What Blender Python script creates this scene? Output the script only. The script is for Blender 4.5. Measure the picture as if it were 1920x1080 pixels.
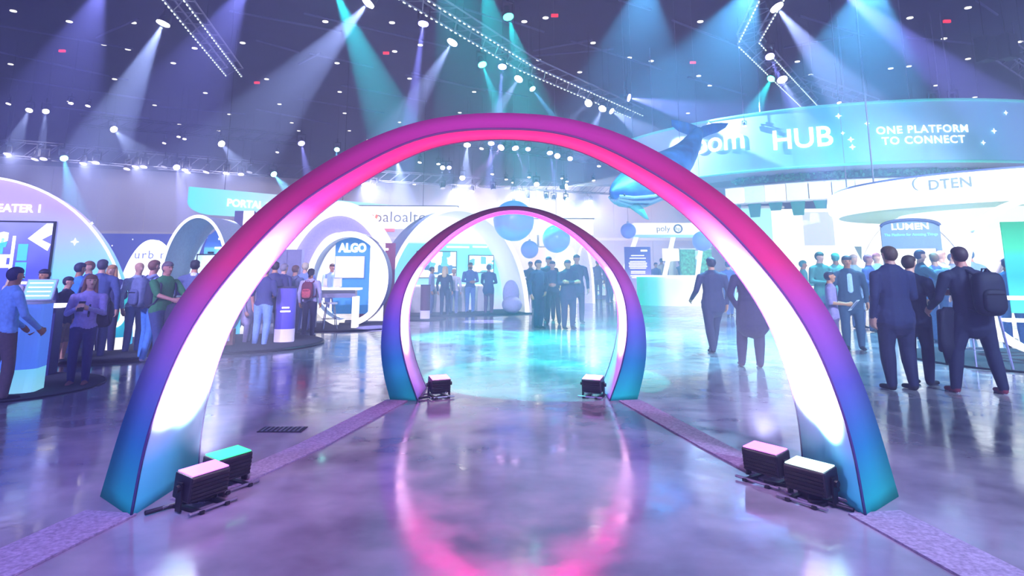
import bpy, bmesh, math, random
import numpy as np
from mathutils import Vector, Matrix
random.seed(7)
for o in list(bpy.data.objects): bpy.data.objects.remove(o, do_unlink=True)
SC = bpy.context.scene
COL = SC.collection
PI = math.pi

# ------------------------------------------------------------------ camera
FPX, CX, CY, PITCH, CAMH = 1200.0, 960.0, 297.0, math.radians(10), 1.5
cam_d = bpy.data.cameras.new('camera'); cam = bpy.data.objects.new('camera', cam_d); COL.objects.link(cam)
cam_d.sensor_width = 36; cam_d.lens = FPX / 1920 * 36
cam_d.shift_y = -(540 - CY) / 1920
cam_d.clip_end = 400
cam.location = (0, 0, CAMH); cam.rotation_euler = (PI / 2 + PITCH, 0, 0)
SC.camera = cam
_F = Vector((0, math.cos(PITCH), math.sin(PITCH))); _U = Vector((0, -math.sin(PITCH), math.cos(PITCH))); _R = Vector((1, 0, 0))
def ray(x, y): return _F + _R * ((x - CX) / FPX) - _U * ((y - CY) / FPX)
def H(x, y, z=0.0):
    d = ray(x, y); return d * ((z - CAMH) / d.z) + Vector((0, 0, CAMH))
def G(x, y): return H(x, y, 0.0)
def P(x, y, Y):
    d = ray(x, y); return d * (Y / d.y) + Vector((0, 0, CAMH))

# ------------------------------------------------------------------ world, exposure, renderer options
w = bpy.data.worlds.new('hall_ambience'); SC.world = w; w.use_nodes = True
w.node_tree.nodes['Background'].inputs[0].default_value = (0.24, 0.24, 1.0, 1)
w.node_tree.nodes['Background'].inputs[1].default_value = 2.0
SC.view_settings.view_transform = 'Standard'; SC.view_settings.look = 'None'
SC.view_settings.exposure = 0.45; SC.view_settings.gamma = 1.0; SC.view_settings.use_curve_mapping = False
cy = SC.cycles
cy.use_denoising = True
cy.max_bounces = 5; cy.diffuse_bounces = 2; cy.glossy_bounces = 3; cy.transmission_bounces = 3; cy.volume_bounces = 0
cy.sample_clamp_indirect = 4.0; cy.sample_clamp_direct = 0.0
cy.caustics_reflective = False; cy.caustics_refractive = False
cy.use_light_tree = True

# ------------------------------------------------------------------ added wash lamps, unseen above and behind the camera, brightening floor and booths
def spot_lamp(name, loc, target, col, watts, deg, blend=0.5, size=0.08):
    d = bpy.data.lights.new(name, 'SPOT'); o = bpy.data.objects.new(name, d); COL.objects.link(o)
    d.color = col; d.energy = watts; d.spot_size = math.radians(deg); d.spot_blend = blend; d.shadow_soft_size = size
    o.location = loc
    o.rotation_euler = (Vector(target) - Vector(loc)).to_track_quat('-Z', 'Y').to_euler()
    return o
WASH = [
    ((-9, -4, 10), (-5.5, 6, 0), (0.24, 0.28, 1.0), 5000, 48),
    ((2, -5, 10), (0, 3.8, 0), (0.54, 0.36, 1.0), 10000, 40),
    ((9, -4, 10), (5.5, 6, 0), (0.44, 0.64, 1.0), 9500, 48),
    ((-12, -3, 9.8), (-8.5, 14, 0.6), (0.42, 0.44, 1.0), 20000, 32),
    ((12, -3, 9.8), (8, 13, 0.6), (0.46, 0.64, 1.0), 17000, 34),
    ((-4, -2, 9.8), (-3.5, 20, 0.6), (0.54, 0.48, 1.0), 18000, 28),
    ((4, -2, 9.8), (4, 20, 0.6), (0.52, 0.52, 1.0), 12000, 26),
    ((12, -2, 9.8), (13.5, 24, 1.5), (0.66, 0.86, 1.0), 30000, 28),
]
for i, (l, t, c, e, a) in enumerate(WASH):
    spot_lamp('added_wash_lamp', l, t, c, e, a, 0.7, 0.3)

# ------------------------------------------------------------------ colour + materials
def lin(h):
    h = h.lstrip('#'); out = []
    for i in (0, 2, 4):
        v = int(h[i:i + 2], 16) / 255; out.append(v / 12.92 if v <= 0.04045 else ((v + 0.055) / 1.055) ** 2.4)
    return tuple(out)
_mc = {}
def mat(name, hexcol, rough=0.5, metal=0.0, emit=0.0, grain=0.08, scale=20, ior=1.45, nosample=False, alpha=None):
    """plain procedural material: colour with a little noise grain, optional self light"""
    if name in _mc: return _mc[name]
    m = bpy.data.materials.new(name); m.use_nodes = True; nt = m.node_tree; b = nt.nodes['Principled BSDF']
    c = lin(hexcol) if isinstance(hexcol, str) else hexcol
    b.inputs['Roughness'].default_value = rough; b.inputs['Metallic'].default_value = metal; b.inputs['IOR'].default_value = ior
    if grain > 0:
        tc = nt.nodes.new('ShaderNodeTexCoord'); nz = nt.nodes.new('ShaderNodeTexNoise'); nz.inputs['Scale'].default_value = scale
        nz.inputs['Detail'].default_value = 2
        rp = nt.nodes.new('ShaderNodeValToRGB')
        rp.color_ramp.elements[0].position = 0.3; rp.color_ramp.elements[1].position = 0.7
        rp.color_ramp.elements[0].color = tuple(x * (1 - grain) for x in c) + (1,)
        rp.color_ramp.elements[1].color = tuple(min(1, x * (1 + grain)) for x in c) + (1,)
        nt.links.new(tc.outputs['Object'], nz.inputs['Vector']); nt.links.new(nz.outputs['Fac'], rp.inputs['Fac'])
        nt.links.new(rp.outputs['Color'], b.inputs['Base Color'])
        if emit: nt.links.new(rp.outputs['Color'], b.inputs['Emission Color'])
    else:
        b.inputs['Base Color'].default_value = c + (1,)
        if emit: b.inputs['Emission Color'].default_value = c + (1,)
    if emit: b.inputs['Emission Strength'].default_value = emit
    if nosample: m.cycles.emission_sampling = 'NONE'
    _mc[name] = m
    return m
def gradmat(name, stops, axis=2, lo=0.0, hi=1.0, rough=0.5, emit=0.0, wob=0.0, wscale=1.0, nosample=True):
    """colour gradient along one object axis, mostly print; arch prints also carry painted light"""
    if name in _mc: return _mc[name]
    m = bpy.data.materials.new(name); m.use_nodes = True; nt = m.node_tree; b = nt.nodes['Principled BSDF']
    b.inputs['Roughness'].default_value = rough
    tc = nt.nodes.new('ShaderNodeTexCoord'); sp = nt.nodes.new('ShaderNodeSeparateXYZ'); mr = nt.nodes.new('ShaderNodeMapRange')
    mr.inputs[1].default_value = lo; mr.inputs[2].default_value = hi
    nt.links.new(tc.outputs['Object'], sp.inputs[0])
    src = sp.outputs[axis]
    if wob:
        nz = nt.nodes.new('ShaderNodeTexNoise'); nz.inputs['Scale'].default_value = wscale; nz.inputs['Detail'].default_value = 1
        nt.links.new(tc.outputs['Object'], nz.inputs['Vector'])
        ma = nt.nodes.new('ShaderNodeMath'); ma.operation = 'MULTIPLY_ADD'; ma.inputs[1].default_value = wob * 2; 
        nt.links.new(nz.outputs['Fac'], ma.inputs[0]); nt.links.new(src, ma.inputs[2])
        sb = nt.nodes.new('ShaderNodeMath'); sb.operation = 'SUBTRACT'; sb.inputs[1].default_value = wob
        nt.links.new(ma.outputs[0], sb.inputs[0]); src = sb.outputs[0]
    nt.links.new(src, mr.inputs[0])
    rp = nt.nodes.new('ShaderNodeValToRGB'); els = rp.color_ramp.elements
    while len(els) < len(stops): els.new(0.5)
    for e, (p, c) in zip(els, stops): e.position = p; e.color = lin(c) + (1,)
    nt.links.new(mr.outputs[0], rp.inputs['Fac']); nt.links.new(rp.outputs['Color'], b.inputs['Base Color'])
    if emit:
        nt.links.new(rp.outputs['Color'], b.inputs['Emission Color']); b.inputs['Emission Strength'].default_value = emit
        if nosample: m.cycles.emission_sampling = 'NONE'
    _mc[name] = m
    return m

# ------------------------------------------------------------------ mesh builder
class MB:
    def __init__(s): s.v = []; s.f = []
    def add(s, v, f):
        n = len(s.v); s.v += [tuple(p) for p in v]; s.f += [tuple(i + n for i in q) for q in f]; return s
    def box(s, c, d, rz=0.0, rot=None):
        hx, hy, hz = d[0] / 2, d[1] / 2, d[2] / 2
        M = rot if rot is not None else Matrix.Rotation(rz, 3, 'Z')
        pts = [M @ Vector((x, y, z)) + Vector(c) for z in (-hz, hz) for y in (-hy, hy) for x in (-hx, hx)]
        return s.add(pts, [(0, 2, 3, 1), (4, 5, 7, 6), (0, 1, 5, 4), (2, 6, 7, 3), (0, 4, 6, 2), (1, 3, 7, 5)])
    def cyl(s, p0, p1, r0, r1=None, n=12):
        r1 = r0 if r1 is None else r1
        p0, p1 = Vector(p0), Vector(p1); ax = (p1 - p0).normalized()
        a = Vector((0, 0, 1)) if abs(ax.z) < 0.9 else Vector((1, 0, 0)); u = ax.cross(a).normalized(); v = ax.cross(u)
        pts = []
        for p, r in ((p0, r0), (p1, r1)):
            for i in range(n):
                t = 2 * PI * i / n; pts.append(p + (u * math.cos(t) + v * math.sin(t)) * r)
        fs = [(i, (i + 1) % n, n + (i + 1) % n, n + i) for i in range(n)]
        fs += [tuple(range(n - 1, -1, -1)), tuple(range(n, 2 * n))]
        return s.add(pts, fs)
    def tube(s, path, r, n=6, close=False):
        path = [Vector(p) for p in path]; m = len(path); rr = r if isinstance(r, (list, tuple)) else [r] * m
        pts = []; prev = None
        for i, p in enumerate(path):
            t = (path[(i + 1) % m] - path[i - 1]) if close else (path[min(i + 1, m - 1)] - path[max(i - 1, 0)])
            t.normalize()
            if prev is None:
                a = Vector((0, 0, 1)) if abs(t.z) < 0.9 else Vector((1, 0, 0)); u = t.cross(a).normalized()
            else:
                u = (prev - t * prev.dot(t)).normalized()
            prev = u; v = t.cross(u)
            pts += [p + (u * math.cos(2 * PI * k / n) + v * math.sin(2 * PI * k / n)) * rr[i] for k in range(n)]
        fs = []
        for i in range(m if close else m - 1):
            j = (i + 1) % m
            fs += [(i * n + k, i * n + (k + 1) % n, j * n + (k + 1) % n, j * n + k) for k in range(n)]
        if not close: fs += [tuple(range(n - 1, -1, -1)), tuple(range((m - 1) * n, m * n))]
        return s.add(pts, fs)
    def ell(s, c, r, nu=16, nv=10):
        c = Vector(c); pts = [c + Vector((0, 0, -r[2]))]; fs = []
        for j in range(1, nv):
            a = -PI / 2 + PI * j / nv
            for i in range(nu):
                t = 2 * PI * i / nu; pts.append(c + Vector((r[0] * math.cos(a) * math.cos(t), r[1] * math.cos(a) * math.sin(t), r[2] * math.sin(a))))
        pts.append(c + Vector((0, 0, r[2]))); top = len(pts) - 1
        for i in range(nu):
            fs.append((0, 1 + (i + 1) % nu, 1 + i)); b = 1 + (nv - 2) * nu; fs.append((top, b + i, b + (i + 1) % nu))
        for j in range(nv - 2):
            for i in range(nu):
                a = 1 + j * nu; fs.append((a + i, a + (i + 1) % nu, a + nu + (i + 1) % nu, a + nu + i))
        return s.add(pts, fs)
    def prism(s, poly, y0, y1):
        """outline (x,z) extruded along y"""
        n = len(poly); pts = [(x, y0, z) for x, z in poly] + [(x, y1, z) for x, z in poly]
        return s.add(pts, [(i, (i + 1) % n, n + (i + 1) % n, n + i) for i in range(n)] + [tuple(range(n - 1, -1, -1)), tuple(range(n, 2 * n))])
    def slab(s, poly, z0, z1):
        """outline (x,y) extruded along z"""
        n = len(poly); pts = [(x, y, z0) for x, y in poly] + [(x, y, z1) for x, y in poly]
        return s.add(pts, [(i, (i + 1) % n, n + (i + 1) % n, n + i) for i in range(n)] + [tuple(range(n - 1, -1, -1)), tuple(range(n, 2 * n))])
    def strip(s, A, B, closed=False):
        n = len(A); pts = list(A) + list(B)
        m = n if closed else n - 1
        return s.add(pts, [(i, (i + 1) % n, n + (i + 1) % n, n + i) for i in range(m)])
    def loft(s, rings, cap=True, closed=True):
        n = len(rings[0]); pts = [p for r in rings for p in r]; fs = []
        for j in range(len(rings) - 1):
            for i in range(n if closed else n - 1):
                fs.append((j * n + i, j * n + (i + 1) % n, (j + 1) * n + (i + 1) % n, (j + 1) * n + i))
        if cap: fs += [tuple(range(n - 1, -1, -1)), tuple(range((len(rings) - 1) * n, len(rings) * n))]
        return s.add(pts, fs)
    def build(s, name, m, parent=None, smooth=False, bevel=0.0, loc=None, rotz=0.0):
        me = bpy.data.meshes.new(name); me.from_pydata(s.v, [], s.f)
        bm = bmesh.new(); bm.from_mesh(me); bmesh.ops.recalc_face_normals(bm, faces=bm.faces)
        if bevel: bmesh.ops.bevel(bm, geom=bm.edges[:], offset=bevel, segments=2, affect='EDGES', profile=0.5)
        bm.to_mesh(me); bm.free()
        if m: me.materials.append(m)
        if smooth: me.polygons.foreach_set('use_smooth', [True] * len(me.polygons))
        return link(name, me, parent, loc, rotz)
def link(name, me, parent=None, loc=None, rotz=0.0):
    o = bpy.data.objects.new(name, me); COL.objects.link(o); o.parent = parent
    if loc is not None: o.location = loc
    if rotz: o.rotation_euler = (0, 0, rotz)
    return o
def tag(o, label=None, cat=None, group=None, kind=None):
    if label: o['label'] = label
    if cat: o['category'] = cat
    if group: o['group'] = group
    if kind: o['kind'] = kind
    return o
def thing(name, label, cat, loc=(0, 0, 0), rotz=0.0, group=None):
    o = bpy.data.objects.new(name, None); COL.objects.link(o); o.location = loc; o.rotation_euler = (0, 0, rotz); o.empty_display_size = 0.1
    return tag(o, label, cat, group)
def struct(name, mb, m, parent=None, label=None, **k):
    o = mb.build(name, m, parent, **k)
    if parent is None: tag(o, label, None, None, 'structure')
    return o
def text_mesh(body, size=1.0, align='CENTER', bold=0.02, ext=0.01, shear=0.0, spacing=1.0):
    cu = bpy.data.curves.new('lettering', 'FONT'); cu.body = body; cu.size = size; cu.align_x = align; cu.align_y = 'CENTER'
    cu.offset = bold * size; cu.extrude = ext; cu.shear = shear; cu.space_character = spacing; cu.resolution_u = 4
    o = bpy.data.objects.new('lettering', cu); COL.objects.link(o)
    dg = bpy.context.evaluated_depsgraph_get(); dg.update()
    me = bpy.data.meshes.new_from_object(o.evaluated_get(dg)); bpy.data.objects.remove(o, do_unlink=True); bpy.data.curves.remove(cu)
    return me
def lettering(body, size, m, parent, loc, bold=0.02, ext=0.006, align='CENTER', spacing=1.0, fn=None, name='lettering', rotz=0.0, sx=1.0):
    """letters standing upright, facing local -Y, one part per word; fn maps (x, depth, z) to a curved place"""
    me = text_mesh(body, size, align, bold, ext, 0, spacing); out = None
    bm0 = bmesh.new(); bm0.from_mesh(me)
    seen = set(); comps = []
    bm0.verts.ensure_lookup_table()
    for v in bm0.verts:
        if v in seen: continue
        st, c = [v], []; seen.add(v)
        while st:
            q = st.pop(); c.append(q)
            for e in q.link_edges:
                w_ = e.other_vert(q)
                if w_ not in seen: seen.add(w_); st.append(w_)
        comps.append((min(q.co.x for q in c), max(q.co.x for q in c), c))
    comps.sort(key=lambda c: c[0]); words = []; xe = None
    for x0, x1, c in comps:
        if xe is None or (' ' in body and x0 - xe > size * 0.22): words.append([])
        words[-1] += c; xe = x1 if xe is None else max(xe, x1)
    for vs_ in words:
        idx = {v: i for i, v in enumerate(vs_)}; pts = []
        for v in vs_:
            x, y, z = v.co; q = (x * sx, -z, y); pts.append(fn(*q) if fn else q)
        fs = [[idx[v] for v in f.verts] for f in bm0.faces if f.verts[0] in idx]
        m2 = bpy.data.meshes.new(name); m2.from_pydata(pts, [], fs); m2.materials.append(m); out = link(name, m2, parent, loc, rotz)
    bm0.free(); bpy.data.meshes.remove(me)
    return out
def arc(n, a0, a1): return [a0 + (a1 - a0) * i / (n - 1) for i in range(n)]
ORD = ['first', 'second', 'third', 'fourth', 'fifth', 'sixth', 'seventh', 'eighth', 'ninth', 'tenth', 'eleventh', 'twelfth', 'thirteenth', 'fourteenth',
       'fifteenth', 'sixteenth', 'seventeenth', 'eighteenth', 'nineteenth', 'twentieth', 'twenty-first', 'twenty-second', 'twenty-third', 'twenty-fourth',
       'twenty-fifth', 'twenty-sixth', 'twenty-seventh', 'twenty-eighth', 'twenty-ninth', 'thirtieth']

M_BLACK = mat('black_metal', '#14141c', 0.45, 0.4)
M_WHITE = mat('white_laminate', '#eeedf2', 0.35, grain=0.02)
M_WGLOW = mat('white_self_glow', '#f4f2ee', 0.6, emit=0.9, grain=0.02, nosample=True)  # backlit panels; on counters, rims and legs the glow paints blown-out white
M_GREY = mat('grey_laminate', '#7d80a0', 0.5)
M_DKCARPET = mat('charcoal_carpet', '#34343f', 0.95, grain=0.35, scale=60)
M_TRUSS = mat('dull_aluminium', '#8a8ca0', 0.4, 0.8)
# ------------------------------------------------------------------ hall shell
def floor_material():
    m = bpy.data.materials.new('polished_concrete'); m.use_nodes = True; nt = m.node_tree; b = nt.nodes['Principled BSDF']
    tc = nt.nodes.new('ShaderNodeTexCoord')
    def noise(sc, det, vec=None):
        n = nt.nodes.new('ShaderNodeTexNoise'); n.inputs['Scale'].default_value = sc; n.inputs['Detail'].default_value = det
        nt.links.new(vec or tc.outputs['Object'], n.inputs['Vector']); return n
    a = noise(0.55, 4); c = noise(3.0, 5)
    mx = nt.nodes.new('ShaderNodeMath'); mx.operation = 'MULTIPLY_ADD'; mx.inputs[1].default_value = 0.4
    nt.links.new(c.outputs['Fac'], mx.inputs[0]); nt.links.new(a.outputs['Fac'], mx.inputs[2])
    rp = nt.nodes.new('ShaderNodeValToRGB'); rp.color_ramp.elements[0].position = 0.45; rp.color_ramp.elements[1].position = 0.95
    rp.color_ramp.elements[0].color = (0.09, 0.085, 0.11, 1); rp.color_ramp.elements[1].color = (0.38, 0.36, 0.42, 1)
    nt.links.new(mx.outputs[0], rp.inputs['Fac']); nt.links.new(rp.outputs['Color'], b.inputs['Base Color'])
    rr = nt.nodes.new('ShaderNodeMapRange'); rr.inputs[1].default_value = 0.3; rr.inputs[2].default_value = 0.75; rr.inputs[3].default_value = 0.07; rr.inputs[4].default_value = 0.24
    nt.links.new(c.outputs['Fac'], rr.inputs[0]); nt.links.new(rr.outputs[0], b.inputs['Roughness'])
    b.inputs['IOR'].default_value = 2.5
    bp = nt.nodes.new('ShaderNodeBump'); bp.inputs['Strength'].default_value = 0.06; bp.inputs['Distance'].default_value = 0.02
    d = noise(5.0, 3); nt.links.new(d.outputs['Fac'], bp.inputs['Height']); nt.links.new(bp.outputs['Normal'], b.inputs['Normal'])
    return m
floor = struct('floor', MB().add([(-70, -12, 0), (70, -12, 0), (70, 95, 0), (-70, 95, 0)], [(0, 1, 2, 3)]), floor_material(), label='polished concrete hall floor with cloudy glossy reflections')
CEIL = 12.5
ceiling = struct('ceiling', MB().box((0, 41, CEIL + 0.1), (140, 108, 0.2)), mat('dark_ceiling', '#0e1136', 0.9, grain=0.4, scale=1.2), label='dark exhibition hall ceiling high overhead')
m_strut = mat('ceiling_strut', '#5b6088', 0.6, 0.2); m_down = mat('downlight_lens', '#f2f4ff', 0.4, emit=1.6, nosample=True, grain=0)
m_red = mat('red_sign_lens', '#ff3040', 0.4, emit=0.9, nosample=True, grain=0)
strut = None
for (x0, y0, x1, y1) in [(0, 48, 250, 92), (0, 98, 240, 150), (0, 145, 300, 190), (430, 20, 640, 60), (570, 25, 840, 88), (480, 75, 560, 98), (580, 100, 700, 126), (770, 135, 910, 170),
                         (760, 140, 990, 182), (1160, 0, 1220, 18), (1260, 38, 1400, 92), (1070, 76, 1240, 130), (1290, 145, 1400, 178), (1000, 95, 1110, 75), (960, 40, 1020, 60),
                         (560, 185, 720, 212), (480, 205, 620, 232), (820, 0, 960, 45), (1470, 90, 1600, 66), (1830, 0, 1870, 28), (180, 70, 260, 35), (300, 200, 460, 214), (640, 160, 800, 190),
                         (1500, 30, 1620, 66), (1700, 70, 1860, 85), (100, 200, 280, 222), (560, 120, 600, 100), (1000, 105, 1150, 92)]:
    a, b = H(x0, y0, CEIL - 0.12), H(x1, y1, CEIL - 0.12)
    MB().cyl(a, b, 0.05, n=6).build('strut', m_strut, ceiling)
dl = MB().cyl((0, 0, 0), (0, 0, -0.03), 0.13, 0.13, 12).build('downlight', m_down, ceiling, loc=H(130, 40, CEIL))
for (x, y) in [(20, 120), (25, 20), (250, 42), (195, 83), (240, 92), (215, 148), (325, 118), (365, 90), (385, 174), (290, 197), (455, 80), (610, 40), (632, 118), (500, 148), (637, 172), (524, 195), (646, 212),
               (547, 230), (740, 96), (788, 84), (768, 147), (889, 172), (862, 211), (749, 229), (735, 42), (983, 40), (1023, 33), (1112, 80), (1010, 112), (1313, 40), (1221, 114), (1310, 142), (1087, 135),
               (1331, 160), (1706, 33), (1770, 72), (1495, 115), (1670, 128), (1704, 124), (1815, 110), (1912, 78), (1815, 14), (430, 214), (410, 245), (336, 233), (130, 190), (655, 245), (690, 262), (560, 245),
               (1290, 212), (1180, 108), (1520, 140), (1755, 160), (1828, 182)]:
    c = dl.copy(); COL.objects.link(c); c.location = H(x, y, CEIL)
for (x, y) in [(117, 92), (724, 96), (1040, 25), (1299, 114), (1775, 36), (482, 152)]:
    MB().box((0, 0, -0.1), (0.3, 0.1, 0.12)).build('exit_lamp', m_red, ceiling, loc=H(x, y, CEIL))

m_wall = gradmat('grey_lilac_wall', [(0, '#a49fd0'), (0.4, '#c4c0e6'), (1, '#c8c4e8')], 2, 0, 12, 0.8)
def wall_panels(name, a, b, label, n):
    a, b = Vector(a), Vector(b); d = (b - a); L = d.length; ang = math.atan2(d.y, d.x)
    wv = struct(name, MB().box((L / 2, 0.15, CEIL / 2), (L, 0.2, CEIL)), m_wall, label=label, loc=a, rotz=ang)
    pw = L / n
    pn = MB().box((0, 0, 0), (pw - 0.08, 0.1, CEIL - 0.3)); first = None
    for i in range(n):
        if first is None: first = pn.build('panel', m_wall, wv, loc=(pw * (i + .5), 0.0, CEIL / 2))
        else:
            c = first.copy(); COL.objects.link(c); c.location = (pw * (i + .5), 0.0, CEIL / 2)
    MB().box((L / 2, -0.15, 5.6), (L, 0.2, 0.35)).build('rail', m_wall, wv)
    return wv
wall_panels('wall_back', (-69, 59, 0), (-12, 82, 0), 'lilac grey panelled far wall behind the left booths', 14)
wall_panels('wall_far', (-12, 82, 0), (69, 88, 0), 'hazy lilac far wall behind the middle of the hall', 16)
# ------------------------------------------------------------------ carpet strips over the cable run
def strip(name, pts, width, label):
    pts = [Vector((p[0], p[1], 0)) for p in pts]; mb = MB(); A = []; B = []
    for i, p in enumerate(pts):
        t = (pts[min(i + 1, len(pts) - 1)] - pts[max(i - 1, 0)]).normalized(); n = Vector((-t.y, t.x, 0))
        A.append(p + n * width / 2); B.append(p - n * width / 2)
    rings = []
    for a, b in zip(A, B): rings.append([(a.x, a.y, 0.001), (a.x, a.y, 0.012), (b.x, b.y, 0.012), (b.x, b.y, 0.001)])
    o = mb.loft(rings).build(name, mat('lilac_grey_carpet', '#8d889c', 0.95, grain=0.3, scale=45))
    return tag(o, label, 'carpet strip', 'carpet strips between the arches')
strip('carpet_strip', [(-3.05, 2.6), (-2.68, 3.4), (-2.52, 4.35)], 0.36, 'grey carpet strip running forward from the large arch beside the green lit foot')
strip('carpet_strip', [(-2.15, 4.55), (-1.75, 5.9), (-1.35, 7.9)], 0.26, 'grey carpet strip on the theater booth side linking large arch to small arch')
strip('carpet_strip', [(2.75, 2.6), (2.42, 3.4), (2.28, 4.35)], 0.36, 'grey carpet strip running forward from the large arch beside the suited men')
strip('carpet_strip', [(2.05, 4.55), (1.75, 5.9), (1.38, 7.9)], 0.26, 'grey carpet strip on the suited men side linking large arch to small arch')
drain = thing('floor_drain', 'small square metal floor drain grate in the concrete', 'drain', G(530, 806))
MB().box((0, 0, 0.004), (0.42, 0.2, 0.006)).build('frame', M_BLACK, drain)
for i in range(9): MB().box((-0.17 + i * 0.0425, 0, 0.009), (0.018, 0.17, 0.006)).build('bar', M_TRUSS, drain)

# ------------------------------------------------------------------ the two arches
def arch(name, label, prof_in, prof_out, xc, yc, hb, ht, obase, otop, m_front, m_inner, m_pipe):
    from_n = 48
    def resample(pr):
        pts = [Vector((p[0], p[1])) for p in pr]; pts[0].y = 0
        # mirrored, smooth through the apex
        full = pts + [Vector((-p.x, p.y)) for p in pts[-2::-1]]
        d = [0]
        for a, b in zip(full, full[1:]): d.append(d[-1] + (b - a).length)
        L = d[-1]; out = []
        def cr(i, u):
            p0, p1, p2, p3 = full[max(i - 1, 0)], full[i], full[min(i + 1, len(full) - 1)], full[min(i + 2, len(full) - 1)]
            return 0.5 * ((2 * p1) + (p2 - p0) * u + (2 * p0 - 5 * p1 + 4 * p2 - p3) * u * u + (3 * p1 - p0 - 3 * p2 + p3) * u ** 3)
        N = from_n * 2
        for k in range(N + 1):
            s = L * k / N; i = 0
            while i < len(d) - 2 and d[i + 1] < s: i += 1
            out.append(cr(i, (s - d[i]) / max(1e-6, d[i + 1] - d[i])))
        for _ in range(6):
            out = [out[0]] + [(out[i - 1] + out[i] * 2 + out[i + 1]) / 4 for i in range(1, len(out) - 1)] + [out[-1]]
        return out
    I, O = resample(prof_in), resample(prof_out); n = len(I)
    t = [1 - abs(2 * k / (n - 1) - 1) for k in range(n)]
    hd = [hb + (ht - hb) * x ** .8 for x in t]; od = [obase + (otop - obase) * x for x in t]
    fi = [(I[k].x, -hd[k], I[k].y) for k in range(n)]; bi = [(I[k].x, hd[k], I[k].y) for k in range(n)]
    fo = [(O[k].x, -od[k], O[k].y) for k in range(n)]; bo = [(O[k].x, od[k], O[k].y) for k in range(n)]
    r = thing(name, label, 'arch', (xc, yc, 0))
    def panel(nm, A, B, m):
        o = MB().strip(A, B).build(nm, m, r, smooth=True); md = o.modifiers.new('thickness', 'SOLIDIFY'); md.thickness = 0.004; md.offset = 0; return o
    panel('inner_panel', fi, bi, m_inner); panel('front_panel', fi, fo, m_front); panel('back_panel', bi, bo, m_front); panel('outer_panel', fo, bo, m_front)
    for e in (fi, bi): MB().tube(e, 0.009, 6).build('piping', m_pipe, r, smooth=True)
    for k in (0, n - 1):
        a = [Vector(q[k]) for q in (fi, fo, bo, bi)]
        MB().slab([(q.x, q.y) for q in a], 0.0, 0.012).build('base_plate', M_BLACK, r)
    return r, I, hd
FI = [(2.276, 0), (2.267, 0.283), (2.237, 0.517), (2.158, 0.831), (2.075, 1.066), (1.941, 1.318), (1.712, 1.632), (1.485, 1.89), (1.264, 2.067), (0.975, 2.253), (0.682, 2.407), (0.385, 2.495), (0.0, 2.521)]
FO = [(2.70, 0), (2.66, 0.2), (2.604, 0.475), (2.526, 0.75), (2.421, 1.034), (2.3, 1.295), (2.143, 1.506), (1.911, 1.792), (1.678, 2.02), (1.385, 2.239), (1.034, 2.45), (0.693, 2.585), (0.4, 2.65), (0.0, 2.675)]
BI = [(1.128, 0), (1.267, 0.33), (1.357, 0.671), (1.374, 0.919), (1.346, 1.203), (1.226, 1.491), (1.074, 1.679), (0.778, 1.969), (0.402, 2.183), (0.15, 2.252), (0.0, 2.265)]
BO = [(1.472, 0), (1.58, 0.353), (1.611, 0.73), (1.561, 1.084), (1.437, 1.426), (1.222, 1.728), (0.915, 1.994), (0.508, 2.222), (0.18, 2.31), (0.0, 2.325)]
m_af = gradmat('arch_print_shaded_outside', [(0, '#149a88'), (0.15, '#24708e'), (0.3, '#4e4c92'), (0.45, '#8e3e8e'), (0.6, '#c41c60'), (0.8, '#a01656'), (1, '#a83478')], 2, 0, 2.6, 0.75, wob=0.05, wscale=0.8)  # teal to magenta print, upper stops darkened to paint in shade
m_ai = gradmat('arch_print_uplit_inside', [(0, '#3cc4c0'), (0.1, '#5accd0'), (0.17, '#a8dcea'), (0.3, '#ecd8f4'), (0.54, '#f6d8ec'), (0.64, '#f58cc4'), (0.76, '#f0287c'), (1, '#ee1c70')], 2, 0, 2.6, 0.7)  # print whose pale middle paints in the washout from the uplights
m_ab = gradmat('small_arch_print_outside', [(0, '#18b4a0'), (0.2, '#2c80a4'), (0.38, '#6a62b8'), (0.55, '#b04ca0'), (0.75, '#a82464'), (1, '#7c1a4a')], 2, 0, 2.3, 0.75, wob=0.05, wscale=0.8)
m_abi = gradmat('small_arch_print_uplit_inside', [(0, '#c79df0'), (0.3, '#f4dcf4'), (0.55, '#f6c6ea'), (0.68, '#f448a8'), (1, '#f01c90')], 2, 0, 2.3, 0.7)  # same here: pale middle of the print stands in for uplight washout
for m_ in (m_af, m_ai, m_ab, m_abi): m_.node_tree.nodes['Principled BSDF'].inputs['Specular IOR Level'].default_value = 0.08
m_pipe = gradmat('arch_piping', [(0, '#0a2a50'), (0.4, '#50186a'), (1, '#5a1050')], 2, 0, 2.6, 0.5)
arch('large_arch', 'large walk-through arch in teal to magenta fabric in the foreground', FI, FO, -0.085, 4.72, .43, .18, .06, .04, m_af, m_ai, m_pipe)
arch('small_arch', 'smaller round magenta fabric arch standing behind the large arch', BI, BO, 0.02, 8.3, .4, .25, .3, .15, m_ab, m_abi, m_pipe)

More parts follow.
